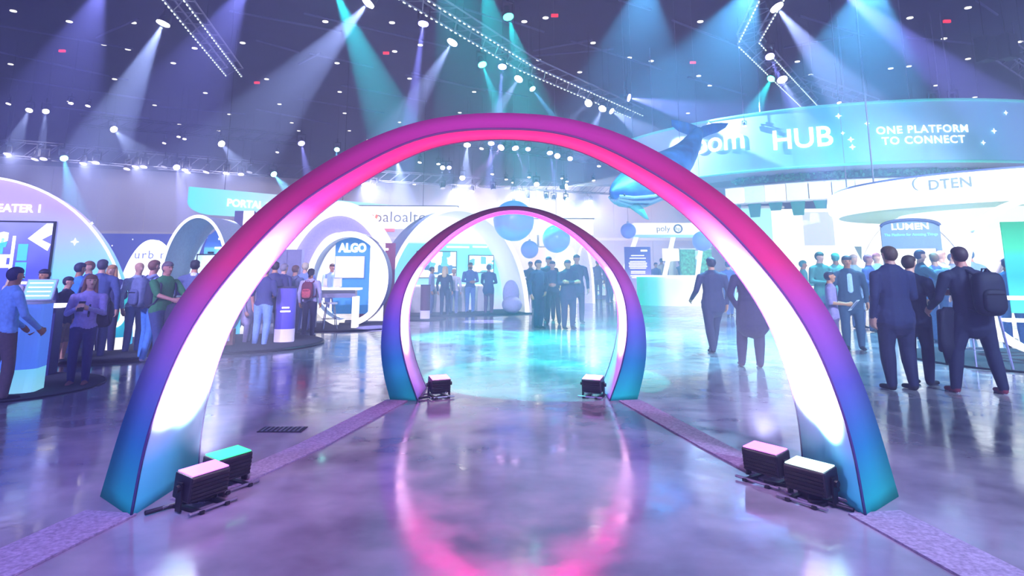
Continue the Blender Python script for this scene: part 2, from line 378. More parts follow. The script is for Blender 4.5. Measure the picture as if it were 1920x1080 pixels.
# ------------------------------------------------------------------ floor uplights at the arch feet
def uplight(loc, rz, colhex, lightcol, label, target, watts, tilt=0.5, L=0.29, deg=120):
    r = thing('led_uplight', label, 'uplight', loc, rz, 'uplights at the arch feet')
    R = Matrix.Rotation(-tilt, 3, 'X')
    b = MB(); c = Vector((0, 0, 0.15)); b.box(c, (L, 0.17, 0.16), rot=R); hs = b.build('housing', mat('uplight_black', '#1b1720', 0.35, 0.3), r, bevel=0.012)
    for i in range(5):
        q = c + R @ Vector((0, -0.088, -0.06 + i * 0.025)); MB().box(q, (L * 0.92, 0.012, 0.008), rot=R).build('fin', M_BLACK, hs)
    lc = c + R @ Vector((0, 0, 0.083))
    MB().box(lc, (L * 0.92, 0.145, 0.008), rot=R).build('lens', mat('lens_' + colhex[1:], colhex, 0.3, emit=1.9, grain=0, nosample=True), r)
    for s in (-1, 1):
        MB().box((s * (L / 2 + 0.012), 0, 0.1), (0.012, 0.05, 0.17)).build('yoke_arm', M_BLACK, r)
        MB().box((s * L * 0.32, 0, 0.014), (0.03, 0.3, 0.02)).build('foot', M_BLACK, r)
        MB().cyl((s * (L / 2 + 0.015), 0, 0.15), (s * (L / 2 + 0.04), 0, 0.15), 0.022, n=10).build('knob', M_BLACK, r)
        MB().cyl((-L / 2 - .03, s * 0.13, 0.02), (L / 2 + .03, s * 0.13, 0.02), 0.01, n=8).build('base_rail', M_TRUSS, r)
    p = Vector(loc) + Matrix.Rotation(rz, 3, 'Z') @ (c + R @ Vector((0, 0, 0.14)))
    spot_lamp('uplight_lamp', p, target, lightcol, watts, deg, 1.0, 0.07)
    return r
A0 = G(352, 962); A1 = G(408, 925)
uplight((A0.x + 0.02, A0.y + .12, 0), math.radians(62), '#e678ff', (1.0, 0.84, 0.98), 'violet uplight nearest the camera at the large arch foot by the theater booth', (-2.0, 4.62, 1.55), 620, -0.12)
uplight((A1.x + 0.0, A1.y + .12, 0), math.radians(62), '#30f080', (0.84, 1.0, 0.92), 'green uplight behind the violet one at the large arch foot', (-2.3, 4.75, 1.3), 300, -0.12, deg=100)
B0 = G(1465, 915); B1 = G(1526, 950)
uplight((B0.x - .04, B0.y + .14, 0), math.radians(-55), '#ea78ff', (1.0, 0.84, 0.98), 'violet uplight at the large arch foot by the suited men', (1.85, 4.62, 1.55), 620, -0.12)
uplight((B1.x + .04, B1.y + .1, 0), math.radians(-55), '#c8ffe8', (0.92, 1.0, 0.96), 'pale green uplight at the large arch foot by the suited men', (2.2, 4.72, 1.3), 300, -0.12, deg=100)
S0 = G(816, 748); S1 = G(1120, 748)
uplight((S0.x + .03, S0.y + .12, 0), math.radians(25), '#f090ff', (1.0, 0.82, 1.0), 'violet uplight inside the small arch foot by the booths with screens', (-.95, 8.3, 1.9), 900, -0.2, 0.24)
uplight((S1.x - .03, S1.y + .12, 0), math.radians(-25), '#f090ff', (1.0, 0.82, 1.0), 'violet uplight inside the small arch foot nearest the walking man', (1.0, 8.3, 1.9), 900, -0.2, 0.24)
for pts, lab in [([(-2.28, 4.3, .02), (-2.15, 4.5, .015), (-2.0, 4.55, .02), (-1.98, 4.7, .02), (-2.05, 4.9, .02)], 'black power cable coiled at the large arch foot by the theater booth'),
                 ([(2.15, 4.35, .02), (2.05, 4.5, .02), (1.95, 4.5, .02), (2.0, 4.75, .02), (1.8, 4.9, .02)], 'black power cable at the large arch foot by the suited men'),
                 ([(-1.1, 7.95, .02), (-1.0, 8.05, .02), (-.95, 7.95, .02), (-.85, 8.1, .02)], 'black power cable inside the small arch foot by the screens')]:
    o = MB().tube(pts, 0.014, 6).build('power_cable', M_BLACK, None, smooth=True); tag(o, lab, 'cable')
pb = thing('power_box', 'small black power box beside the pale green uplight', 'power box', (2.0, 4.62, 0))
MB().box((0, 0, .1), (.1, .16, .2)).build('case', M_BLACK, pb, bevel=.008); MB().box((-.055, 0, .12), (.01, .1, .08)).build('socket_plate', M_GREY, pb)
HAZE = 0.019
# ------------------------------------------------------------------ trusses
def truss(name, label, a, b, w=0.42, h=0.42, bays=None, m=M_TRUSS, led=False):
    a, b = Vector(a), Vector(b); d = b - a; L = d.length; n = bays or max(4, int(L / 0.9))
    r = thing(name, label, 'truss', a); q = d.to_track_quat('X', 'Z'); r.rotation_mode = 'QUATERNION'; r.rotation_quaternion = q
    for y in (-w / 2, w / 2):
        for z in (-h / 2, h / 2): MB().cyl((0, y, z), (L, y, z), 0.035, n=6).build('chord', m, r)
    lace = MB()
    for i in range(n):
        x0, x1 = L * i / n, L * (i + 1) / n
        for y in (-w / 2, w / 2): lace.cyl((x0, y, -h / 2), (x1, y, h / 2), 0.02, n=4)
        lace.cyl((x0, -w / 2, -h / 2), (x1, w / 2, -h / 2), 0.02, n=4); lace.cyl((x0, -w / 2, h / 2), (x0, w / 2, h / 2), 0.02, n=4)
    o = lace.build('lacing', m, r); o['kind'] = 'stuff'
    if led:
        for y in (-w / 2, w / 2):
            lt = MB()
            for i in range(int(L / 0.28)): lt.box((0.14 + i * 0.28, y, -h / 2 - 0.05), (0.1, 0.03, 0.03))
            o = lt.build('led_dots', mat('led_dots', '#e8fff4', 0.4, emit=1.3, grain=0, nosample=True), r); o['kind'] = 'stuff'
    for x in (L * .1, L * .5, L * .9):
        wz = q.inverted() @ Vector((0, 0, 1)); s = Vector((x, 0, h / 2)); e = s + wz * (CEIL - 0.05 - (a + q @ s).z)
        MB().cyl(s, e, 0.012, n=5).build('hanging_cable', M_BLACK, r)
    return r
TZ = 9.6
truss('lighting_truss', 'dotted light truss rising out of frame over the theater booth', H(305, -40, TZ), H(440, 135, TZ), 0.6, 0.35, led=True)
truss('lighting_truss', 'long dotted light truss crossing above the crown of the large arch', H(700, -60, TZ), H(985, 118, TZ), 0.7, 0.35, led=True)
truss('lighting_truss', 'far half of the dotted light truss above the large arch, nearest the whale', H(985, 118, TZ), H(1195, 212, TZ), 0.7, 0.35, led=True)
truss('lighting_truss', 'short dotted truss leg dropping from the top edge above the whale', H(1455, -30, TZ), H(1402, 72, TZ), 0.7, 0.35, led=True)
truss('lighting_truss', 'dotted truss leg slanting down toward the hub banner lettering', H(1402, 72, TZ), H(1520, 195, TZ), 0.7, 0.35, led=True)
truss('lighting_truss', 'long grey truss across the far wall with hanging black lights, beside the theater booth', H(-60, 272, 9.0), H(500, 318, 9.0), 1.0, 1.0)
truss('lighting_truss', 'grey far wall truss continuing behind the large arch crown', H(500, 318, 9.0), H(1150, 356, 9.0), 0.8, 0.8)
truss('lighting_truss', 'dim truss hanging above the long far wall truss', H(150, 225, 10.2), H(560, 262, 10.2), 0.6, 0.6, m=M_BLACK)
truss('lighting_truss', 'truss with a row of white lamps seen through the large arch', H(850, 262, 9.6), H(1110, 300, 9.6), 0.5, 0.5, m=M_BLACK)
truss('lighting_truss', 'short silver truss high in the corner over the hub banner', H(1880, 92, TZ), H(1960, 150, TZ), 0.6, 0.6)
truss('lighting_truss', 'thin silver truss running down behind the hub banner', H(1510, 152, TZ), H(1640, 196, TZ), 0.5, 0.4)
# ------------------------------------------------------------------ stage lights (moving heads) with their beams
M_FIX = mat('fixture_black', '#101018', 0.5, 0.2)
_lens = {}
def lensmat(c, s):
    k = (c, s)
    if k not in _lens: _lens[k] = mat('stage_lens_%d' % len(_lens), c, 0.3, emit=s, grain=0, nosample=True)
    return _lens[k]
def fixture(loc, direction, label, lens, size=1.0, group='stage lights on the trusses', hang=None):
    r = thing('stage_light', label, 'stage light', loc, 0, group)
    d = Vector(direction).normalized(); s = size
    hor = d.cross(Vector((0, 0, 1)));  hor = hor.normalized() if hor.length > 1e-3 else Vector((1, 0, 0))
    tail = -d * 0.34 * s
    MB().cyl(tail, d * 0.02 * s, 0.10 * s, 0.17 * s, 14).build('body', M_FIX, r, smooth=False)
    MB().cyl(d * 0.02 * s, d * 0.05 * s, 0.16 * s, 0.16 * s, 14).build('lens', lens, r)
    mid = -d * 0.12 * s
    top = mid + Vector((0, 0, 0.36 * s))
    y = MB()
    for k in (-1, 1): y.cyl(mid + hor * k * 0.2 * s, top + hor * k * 0.2 * s, 0.03 * s, n=6)
    y.cyl(top - hor * 0.22 * s, top + hor * 0.22 * s, 0.04 * s, n=6); y.build('yoke', M_FIX, r)
    MB().cyl(top, top + Vector((0, 0, 0.28 * s)), 0.05 * s, n=8).build('clamp', M_FIX, r)
    MB().cyl(top, Vector((top.x, top.y, CEIL - 0.005 - loc[2])), 0.008, n=4).build('safety_cable', M_FIX, r)
    return r
LC = {'w': ('#f4f0ff', (0.56, 0.64, 1.0)), 'b': ('#8f8cff', (0.36, 0.34, 1.0)), 't': ('#40f0d0', (0.02, 0.85, 0.75)), 'c': ('#90f4ff', (0.16, 0.66, 1.0)), 'v': ('#d0a8ff', (0.68, 0.40, 1.0)), 'y': ('#fff6e8', (1.0, 0.97, 0.92))}
# px, py, height, colour, aim (px, py, depth factor), beam degrees, watts, size, label
BEAMS = [
    (307, 42, 9.2, 'w', (185, 285, .97), 24, 26000, 1.25, 'brilliant white stage light with a broad beam over the theater booth'),
    (692, 4, 9.2, 'w', (560, 150, .97), 25, 20000, 1.2, 'white stage light at the top edge throwing a broad pale beam toward the middle'),
    (625, -25, 9.2, 't', (735, 235, .97), 20, 24000, 1.2, 'teal stage light beyond the top edge with a long green beam'),
    (849, 78, 9.2, 'w', (770, 205, .97), 19, 15000, 1.15, 'brilliant white stage light over the crown of the large arch'),
    (794, 43, 9.2, 'b', (770, 220, .97), 9, 42000, 1.0, 'blue stage light with a narrow beam over the large arch crown'),
    (904, 120, 9.2, 't', (930, 190, .97), 14, 12000, 1.0, 'small teal stage light under the long dotted truss'),
    (942, 124, 9.2, 'b', (936, 205, .97), 8, 30000, 1.0, 'small blue stage light beside the teal one under the long dotted truss'),
    (973, 147, 9.2, 'w', (930, 212, .97), 18, 9000, 1.1, 'white stage light under the bend of the long dotted truss'),
    (998, 166, 9.2, 'c', (1035, 215, .97), 10, 16000, 0.8, 'cyan stage light just above the large arch on the whale side'),
    (1130, 203, 9.2, 'w', (1110, 245, .97), 18, 8000, 1.1, 'white stage light just above the arch, second nearest the whale tail'),
    (1104, 193, 9.2, 'w', (1080, 215, .97), 12, 3000, 1.1, 'white stage light at the far end of the dotted truss, farther from the whale'),
    (1146, 208, 9.2, 'w', (1205, 245, .97), 30, 9000, 0.9, 'white stage light with a wide beam toward the whale tail'),
    (1178, 183, 9.4, 'b', (1320, 215, .95), 24, 26000, 1.1, 'blue stage light throwing a sideways beam over the whale tail'),
    (1455, 12, 9.2, 'w', (1600, 190, .95), 23, 26000, 1.25, 'brilliant white stage light above the hub banner'),
    (1466, 148, 9.2, 'w', (1520, 245, .95), 20, 9000, 1.25, 'brilliant white stage light over the hub lettering'),
    (1443, 105, 9.2, 'b', (1480, 190, .95), 10, 24000, 1.0, 'blue stage light on the slanting truss leg over the hub lettering'),
    (1446, 147, 9.2, 't', (1400, 235, .95), 20, 12000, 0.9, 'teal stage light aimed at the whale tail side of the hub banner'),
    (1560, -30, 9.2, 'b', (1750, 120, .95), 17, 42000, 1.1, 'blue stage light beyond the top edge with a diagonal beam over the banner'),
    (1420, -40, 9.6, 'c', (1330, 160, .95), 46, 11000, 1.1, 'added unseen cyan flood beyond the top edge tinting the air above the whale'),  # three cyan floods added out of view to colour the upper haze
    (1640, -60, 9.6, 'c', (1600, 160, .95), 50, 11000, 1.1, 'added unseen cyan flood beyond the top edge tinting the air above the banner'),
    (1215, -60, 9.6, 'c', (1190, 140, .95), 46, 6000, 1.1, 'added unseen cyan flood beyond the top edge tinting the air beside the long dotted truss'),
    (200, -40, 9.6, 'b', (120, 160, .95), 34, 8000, 1.1, 'added unseen blue flood beyond the top edge tinting the air above the theater booth'),  # two blue floods added out of view to turn the haze bluer
    (470, -40, 9.6, 'b', (360, 160, .95), 34, 8000, 1.1, 'added unseen blue flood beyond the top edge near the white beam lamps'),
    (55, 206, 9.4, 'w', (30, 262, .97), 24, 7000, 0.9, 'white stage light high over the theater booth, nearer the side edge'),
    (86, 208, 9.4, 'w', (80, 264, .97), 12, 9000, 0.9, 'white stage light high over the theater booth, farther from the side edge'),
    (120, 296, 8.4, 'c', (130, 350, .97), 18, 22000, 1.3, 'cyan stage light under the far wall truss above the theater dome'),
    (331, 313, 8.4, 'b', (338, 350, .97), 14, 22000, 1.3, 'blue stage light under the far wall truss beside the portal banner'),
    (513, 326, 8.4, 'c', (545, 365, .97), 22, 22000, 1.3, 'cyan stage light shining on the portal banner'),
    (415, 269, 9.2, 'w', (440, 300, .97), 22, 8000, 1.2, 'white stage light above the far truss over the portal banner'),
    (565, 268, 9.2, 'b', (575, 320, .97), 14, 18000, 1.2, 'blue stage light above the far truss close to the large arch flank'),
    (213, 242, 9.4, 'w', (245, 275, .97), 24, 6000, 1.1, 'white tilted stage light over the far wall truss'),
    (632, 280, 9.2, 'c', (628, 310, .97), 16, 7000, 1.0, 'cyan stage light just outside the large arch flank'),
    (876, 271, 9.2, 'w', (872, 345, .97), 20, 24000, 1.3, 'brilliant white stage light with a tall beam seen through the large arch'),
    (745, 300, 9.2, 'w', (752, 350, .97), 28, 18000, 1.2, 'white stage light with a misty beam close under the arch crown'),
    (921, 268, 9.2, 'b', (918, 335, .97), 14, 24000, 1.2, 'blue stage light with a tall beam seen through the large arch'),
    (940, 276, 9.2, 'v', (915, 305, .97), 14, 10000, 1.3, 'lilac stage light aimed sideways seen through the large arch'),
    (966, 277, 9.2, 'v', (990, 335, .97), 9, 14000, 1.3, 'lilac stage light with a thin slanted beam seen through the large arch'),
    (990, 279, 9.2, 'b', (989, 320, .97), 8, 8000, 1.0, 'small blue stage light in the lamp row through the large arch'),
    (1031, 286, 9.2, 'b', (1040, 345, .97), 10, 18000, 1.2, 'bright stage light at the bend of the lamp row through the large arch'),
    (1045, 292, 9.2, 'v', (1042, 315, .97), 10, 4000, 1.2, 'lilac stage light beside the bend of the lamp row through the large arch'),
    (1069, 297, 9.2, 'b', (1068, 330, .97), 8, 6000, 1.1, 'end stage light of the lamp row seen through the large arch'),
    (1061, 350, 7.0, 'y', (1180, 338, .95), 15, 26000, 1.2, 'warm white stage light throwing a sideways beam at the whale head'),
    (1006, 345, 8.2, 'w', (1012, 380, .97), 18, 9000, 1.3, 'white stage light low in the haze between the blue globes'),
    (980, 368, 7.6, 'c', (1005, 388, .97), 16, 9000, 1.2, 'cyan stage light low in the haze just above the large blue globe'),
    (1063, 374, 7.6, 'c', (1095, 394, .97), 16, 9000, 1.2, 'cyan stage light low in the haze on the whale side of the globes'),
    (867, 333, 8.4, 'w', (862, 362, .97), 16, 7000, 1.2, 'white stage light under the tall white beam'),
    (830, 314, 8.8, 'w', (826, 340, .97), 14, 4000, 1.0, 'white stage light, first of a cluster by the tall white beam'),
    (842, 314, 8.8, 'b', (845, 345, .97), 10, 6000, 1.0, 'blue stage light, last of a cluster by the tall white beam'),
]
for (x, y, z, c, (tx, ty, kf), deg, W, s, lab) in BEAMS:
    p = H(x, y, z); tq = P(tx, ty, p.y * kf); dvec = (tq - p).normalized()
    fixture(p, dvec, lab, lensmat(LC[c][0] if c in 'wyvb' else LC[c][0], 14), s)
    spot_lamp('stage_light_lamp', p + dvec * 0.09 * s, tq, LC[c][1], W, deg, 0.35, 0.05)
# lamps with no visible beam: bright or dark fixtures
def row(lst, z, lab, s, lit=None, grp='lights on the far wall truss'):
    for i, (x, y) in enumerate(lst):
        if not lit and i % 3 == 0: spot_lamp('stage_light_lamp', H(x, y, z - .35), H(x, y, z) + Vector((-4 if x < 600 else 3, 14, -5)), (0.58, 0.58, 1.0), 60000 if x > 600 else 9500, 80, .8, .05)
        fixture(H(x, y, z), (random.uniform(-.2, .2), -0.25, -1), lab % ORD[i], lensmat(lit, 7) if lit else lensmat('#b8b8e0', 1.0), s, grp, hang=0.5)
row([(14, 288), (66, 298), (82, 297), (156, 306), (180, 304), (238, 316), (254, 312), (270, 312), (308, 312), (347, 318), (352, 322), (387, 322), (424, 324), (452, 326), (468, 322)], 8.3,
    'black downward stage light hanging from the far wall truss, %s from the theater booth side', 1.25)
row([(682, 345), (700, 348), (830, 352), (850, 358), (885, 358), (925, 355), (963, 362), (1025, 372), (1038, 374), (1100, 380)], 8.0,
    'black downward stage light in the haze behind the arches, %s from the portal banner', 1.25)
row([(16, 194), (165, 198), (133, 193), (308, 268), (335, 256), (346, 260), (520, 285)], 9.4, 'small white glowing stage light over the far left truss, %s from the side edge', 0.65, '#e6dcff')
row([(822, 307), (787, 304), (903, 278), (923, 326), (949, 336), (962, 342), (992, 332), (1054, 334), (1063, 340), (1123, 311), (1113, 338), (777, 345), (990, 372), (1108, 376)], 9.0,
    'small bright lamp in the haze seen through the large arch, %s in that cluster', 0.8, '#e8e2ff')
row([(1396, 236), (1573, 192), (1625, 238), (1474, 317), (1594, 315), (1725, 306), (1842, 232)], 7.6, 'small white lamp on the hub banner ring, %s from the whale', 0.45, '#fff6ee')
for x, lab in ((1750, 'black spotlight on the hub banner top, nearer the whale'), (1788, 'black spotlight on the hub banner top, farther from the whale')):
    p = H(x, 190, 8.9); d = Vector((.05, .1, -1)).normalized(); fixture(p, d, lab, lensmat('#fff6ee', 12), 1.0, 'spotlights on the hub banner')
    spot_lamp('stage_light_lamp', p + d * 0.1, p + d * 3, (1, .98, .95), 2500, 46, 0.5, 0.05)
# teal pools of light thrown on the floor between the arch and the booths
for (x, y, R, W) in ((1010, 704, 1.75, 9500), (1075, 658, 1.9, 9000), (1110, 630, 1.9, 8000)):
    t = G(x, y); p = Vector((t.x - 2.0, t.y + 3, 9.2))
    fixture(p, t - p, 'teal stage light aimed at the floor pool %s' % ('in front of the small arch' if y > 700 else 'beneath the standing group' if y > 650 else 'behind the standing group'), lensmat('#40f0d0', 8), 1.0)
    spot_lamp('stage_light_lamp', p + (t - p).normalized() * 0.1, t, (0.0, 0.9, 0.72), W, 2 * math.degrees(math.atan(R / (t - p).length)), 0.08, 0.03)
# two dark flown loudspeakers near the corner
for i, (x, y) in enumerate(((1848, 92), (1888, 88))):
    s = thing('flown_loudspeaker', 'dark loudspeaker box hanging over the hub banner, %s the silver truss' % ('away from' if i == 0 else 'touching'), 'loudspeaker', H(x, y, 9.3), .3)
    MB().box((0, 0, 0), (.5, .45, .9)).build('cabinet', M_FIX, s, bevel=.03); MB().box((0, -.235, 0), (.42, .02, .8)).build('grille', M_BLACK, s)
    MB().cyl((0, 0, .45), (0, 0, CEIL - 9.35), 0.015, n=5).build('hanging_cable', M_BLACK, s)
# ------------------------------------------------------------------ booths, banners, signs
def fc(X, Y): return -math.atan2(X, Y)
def mp(Y): return Y / FPX * 1.03            # metres per pixel at a depth, near the horizon
M_TXT = mat('white_letter', '#fffaf2', 0.5, emit=1.0, grain=0, nosample=True)
M_TXTG = mat('grey_letter', '#8a8fa8', 0.5, grain=0)
M_STAR = mat('printed_star', '#ffffff', 0.5, emit=1.1, grain=0, nosample=True)
def star(parent, loc, r, fn=None):
    pts = []
    for i in range(8):
        a = PI / 4 * i; rr = r if i % 2 == 0 else r * 0.38; pts.append((rr * math.cos(a), rr * math.sin(a)))
    mb = MB(); mb.prism(pts, -0.004, 0.004)
    if fn: mb.v = [fn(*p) for p in mb.v]
    return mb.build('printed_star', M_STAR, parent, loc=loc)
def disc_platform(c, r, label, h=0.06):
    n = 48; pts = [(r * math.cos(2 * PI * i / n), r * math.sin(2 * PI * i / n)) for i in range(n)]
    o = thing('round_platform', label, 'platform', (c[0], c[1], 0))
    MB().slab(pts, 0, h).build('deck', M_DKCARPET, o)
    rim = [(x * 1.008, y * 1.008, h * 0.5) for x, y in pts]; MB().tube(rim, h * 0.42, 6, True).build('edge_trim', M_BLACK, o)
    return o
def half_ellipse(a, h, n=40, x0=0.0): return [(x0 + a * math.cos(t), h * math.sin(t)) for t in arc(n, 0, PI)]
def kiosk(loc, rz, w, d, h, label, m_body, base_h=0.16, m_base=None, top=None, lines=0, group=None):
    r = thing('kiosk', label, 'kiosk', loc, rz, group)
    hw = w / 2; n = 14
    fp = [(hw * math.cos(t), -d * 0.32 * math.sin(t) - d * .18) for t in arc(n, 0, PI)]   # bowed front
    fp = [(hw, d * .5)] + fp + [(-hw, d * .5)]
    MB().slab(fp, base_h, h - 0.03).build('body', m_body, r); MB().slab(fp, 0, base_h).build('plinth', m_base or M_WGLOW, r)
    MB().slab([(x * 1.06, y * 1.06) for x, y in fp], h - 0.03, h).build('counter_top', top or M_WHITE, r)
    for i in range(lines):
        MB().box((0, -d * .51, h * .62 - i * 0.075), (w * (.5 if i % 2 else .36), 0.012, 0.028)).build('printed_line', M_TXT, r)
    return r
def ring_booth(name, label, cat, loc, rz, rx, rzz, zc, t, depth, m_rim, m_in, m_out, amin=None, t_side=None):
    """oval tunnel ring cut off by the floor"""
    r = thing(name, label, cat, loc, rz); a = math.asin(max(-1, min(1, -zc / rzz))) if zc < rzz else -PI / 2
    A = arc(56, a, PI - a)
    def P_(k, y): return [((rx + k) * math.cos(q), y, max(0.0, zc + (rzz + k) * math.sin(q))) for q in A]
    o0, o1, i0, i1 = P_(0, 0), P_(0, depth), P_(-t, 0), P_(-t, depth)
    MB().strip(o0, i0).build('front_rim', m_rim, r); MB().strip(o1, i1).build('back_rim', m_rim, r)
    MB().strip(o0, o1).build('outer_shell', m_out, r, smooth=True); MB().strip(i0, i1).build('inner_liner', m_in, r, smooth=True)
    return r
def monitor(parent, c, w, h, m_scr, name='screen', d=0.05, frame=M_BLACK):
    f = MB().box(c, (w + 0.06, d, h + 0.06)).build('screen_frame', frame, parent)
    MB().box((c[0], c[1] - d / 2 - 0.004, c[2]), (w, 0.006, h)).build(name, m_scr, f)
    return f
M_SCRW = mat('screen_white', '#f3f3f0', 0.3, emit=0.9, grain=0.02, nosample=True)
def screenmix(name, cols, sc, emit=0.8):
    if name in _mc: return _mc[name]
    m = bpy.data.materials.new(name); m.use_nodes = True; nt = m.node_tree; b = nt.nodes['Principled BSDF']
    tc = nt.nodes.new('ShaderNodeTexCoord'); v = nt.nodes.new('ShaderNodeTexVoronoi'); v.distance = 'CHEBYCHEV'; v.inputs['Scale'].default_value = sc
    rp = nt.nodes.new('ShaderNodeValToRGB'); rp.color_ramp.interpolation = 'CONSTANT'; els = rp.color_ramp.elements
    while len(els) < len(cols): els.new(0.5)
    for i, (e, c) in enumerate(zip(els, cols)): e.position = i / len(cols); e.color = lin(c) + (1,)
    sp = nt.nodes.new('ShaderNodeSeparateColor')
    nt.links.new(tc.outputs['Object'], v.inputs['Vector']); nt.links.new(v.outputs['Color'], sp.inputs[0]); nt.links.new(sp.outputs[0], rp.inputs['Fac'])
    nt.links.new(rp.outputs['Color'], b.inputs['Base Color']); nt.links.new(rp.outputs['Color'], b.inputs['Emission Color']); b.inputs['Emission Strength'].default_value = emit
    m.cycles.emission_sampling = 'NONE'; _mc[name] = m; return m

# ---- theater booth
TH = thing('theater_booth', 'large blue domed booth wall with a picture screen and THEATER lettering', 'booth', (-7.62, 13.1, 0), 0.22); TH.scale = (1.065, 1.065, 1.065)
m_th = gradmat('theater_print', [(0, '#35c8ee'), (0.45, '#7accec'), (0.7, '#a0acec'), (0.85, '#a894e0'), (1, '#ac98e0')], 2, 0, 3.05, 0.6, emit=0.5, wob=0.25, wscale=0.7)
MB().prism(half_ellipse(2.75, 3.12, 48, -2.75), 0, 0.3).build('panel', m_th, TH)
ed = [(x, -0.01, z) for x, z in half_ellipse(2.76, 3.13, 48, -2.75)]
MB().tube(ed, 0.025, 6).build('edge_trim', M_WGLOW, TH, smooth=True)
lettering('THEATER 1', 0.205, M_TXT, TH, (-2.16, -0.01, 2.55), 0.025, align='CENTER')
m_sc = gradmat('theater_screen', [(0, '#3a5ce8'), (0.5, '#4b52c8'), (1, '#8c90d0')], 2, 0.5, 2.4, 0.3, emit=0.5, wob=0.3, wscale=2)
sf = monitor(TH, (-2.52, -0.03, 1.52), 2.2, 1.55, m_sc)
mw, mcy = mat('picture_white', '#fbfaf6', 0.4, emit=1.0, grain=0, nosample=True), mat('picture_cyan', '#46b8f8', 0.4, emit=0.7, grain=0, nosample=True)
def pic(poly, m): MB().prism(poly, -0.072, -0.066).build('picture_shape', m, sf)
pic([(-1.52, 2.28), (-1.42, 2.28), (-1.42, 2.08), (-1.58, 1.98), (-1.42, 1.9), (-1.46, 1.78), (-1.80, 2.0)], mw)
for (x, z, w_, h_, m_) in [(-2.02, 1.62, .05, .85, mw), (-1.86, 1.2, .34, .05, mw), (-2.35, 1.68, .62, .06, mw), (-2.35, 1.5, .62, .06, mw), (-2.45, 1.3, .05, .6, mw), (-2.3, 1.86, .05, .28, mcy), (-2.2, 1.86, .05, .28, mcy),
                            (-1.86, 1.75, .16, .3, mcy), (-1.86, 1.42, .18, .3, mcy), (-2.55, 1.6, .06, .4, mw), (-2.25, 1.6, .3, .16, mw), (-2.5, 1.18, .5, .05, mw)]:
    pic([(x - w_ / 2, z - h_ / 2), (x + w_ / 2, z - h_ / 2), (x + w_ / 2, z + h_ / 2), (x - w_ / 2, z + h_ / 2)], m_)
pic([(-2.75, 1.95), (-2.2, 2.12), (-2.12, 2.1), (-2.12, 1.96), (-2.2, 1.92), (-2.75, 1.88)], mw)
pic([(-2.6, 1.88), (-2.12, 1.94), (-2.14, 1.84), (-2.5, 1.82)], mcy)
for x, z, s in ((-1.05, 1.95, .07), (-.55, 1.4, .04), (-.8, 2.3, .035)): star(TH, (x, -0.01, z), s)
disc_platform((-7.45, 12.95), 2.05, 'dark round carpeted platform beneath the theater booth')
k = kiosk((G(188, 664).x, G(188, 664).y + .3, 0.06), 0.35, 0.52, 0.45, 1.05, 'cyan kiosk with a white ring logo in front of the theater booth', gradmat('cyan_print', [(0, '#18b4f0'), (1, '#40e0e0')], 2, 0, 1.1, .5, emit=.5), .22)
MB().tube([(0.14 * math.cos(t) + .05, -.25, .62 + .19 * math.sin(t)) for t in arc(24, -2.2, 2.0)], [.015 + .03 * math.sin(PI * i / 23) for i in range(24)], 8).build('ring_logo', M_TXT, k, smooth=True)
# ---- kiosk at the left edge
k = kiosk((-6.2, 8.4, 0), 0.3, 0.44, 0.40, 1.12, 'tall blue kiosk with a tilted screen at the side edge of the hall', gradmat('blue_print', [(0, '#4a86ff'), (1, '#5f8cf6')], 2, 0, 1.1, .45, emit=.45), .3,
          gradmat('plinth_print', [(0, '#9cecff'), (1, '#7fe0ff')], 2, 0, .3, .5, emit=.5))
R = Matrix.Rotation(-0.5, 3, 'X')
tb = MB().box((.12, -.02, 1.26), (.34, .03, .3), rot=R).build('tablet', M_WHITE, k)
MB().box(Vector((.12, -.02, 1.26)) + R @ Vector((0, -.018, 0)), (.31, .006, .27), rot=R).build('screen', mat('tablet_blue', '#8ecbff', .3, emit=.7, nosample=True, grain=0), tb)
for i in range(4): MB().box(Vector((.12, -.02, 1.26)) + R @ Vector((0, -.022, -.09 + i * .06)), (.26, .004, .015), rot=R).build('printed_line', M_TXT, tb)
MB().cyl((.12, 0, 1.1), (.12, 0, 1.22), .03).build('stand', M_BLACK, k)
disc_platform((-6.75, 8.7), 1.25, 'dark round carpeted platform beneath the tall blue kiosk', 0.02)
t = thing('white_counter', 'white narrow counter with a dark front behind the tall blue kiosk', 'counter', (-7.2, 9.6, 0), .3)
MB().box((0, 0, 1.0), (1.2, .45, .05)).build('counter_top', M_WGLOW, t); MB().box((0, .05, .49), (1.0, .35, .96)).build('body', mat('navy_lam', '#2a2a66', .5), t, bevel=.01)
# ---- starry navy backdrop
b = thing('starry_backdrop', 'navy starry backdrop wall behind the white dome sign', 'backdrop', (-13.3, 20.5, 0), 0.1)
MB().box((2.2, 0, 1.34), (4.6, .12, 2.68)).build('panel', gradmat('starry_print', [(0, '#4a54b0'), (1, '#6a78c8')], 2, 0, 2.7, .7, wob=.4, wscale=.6), b)
for x, z, s in ((.6, 2.3, .03), (1.2, 2.5, .025), (2.0, 2.45, .04), (2.7, 2.3, .03), (3.9, 2.2, .06), (3.5, 2.55, .025), (1.6, 2.2, .02)): star(b, (x, -.07, z), s)
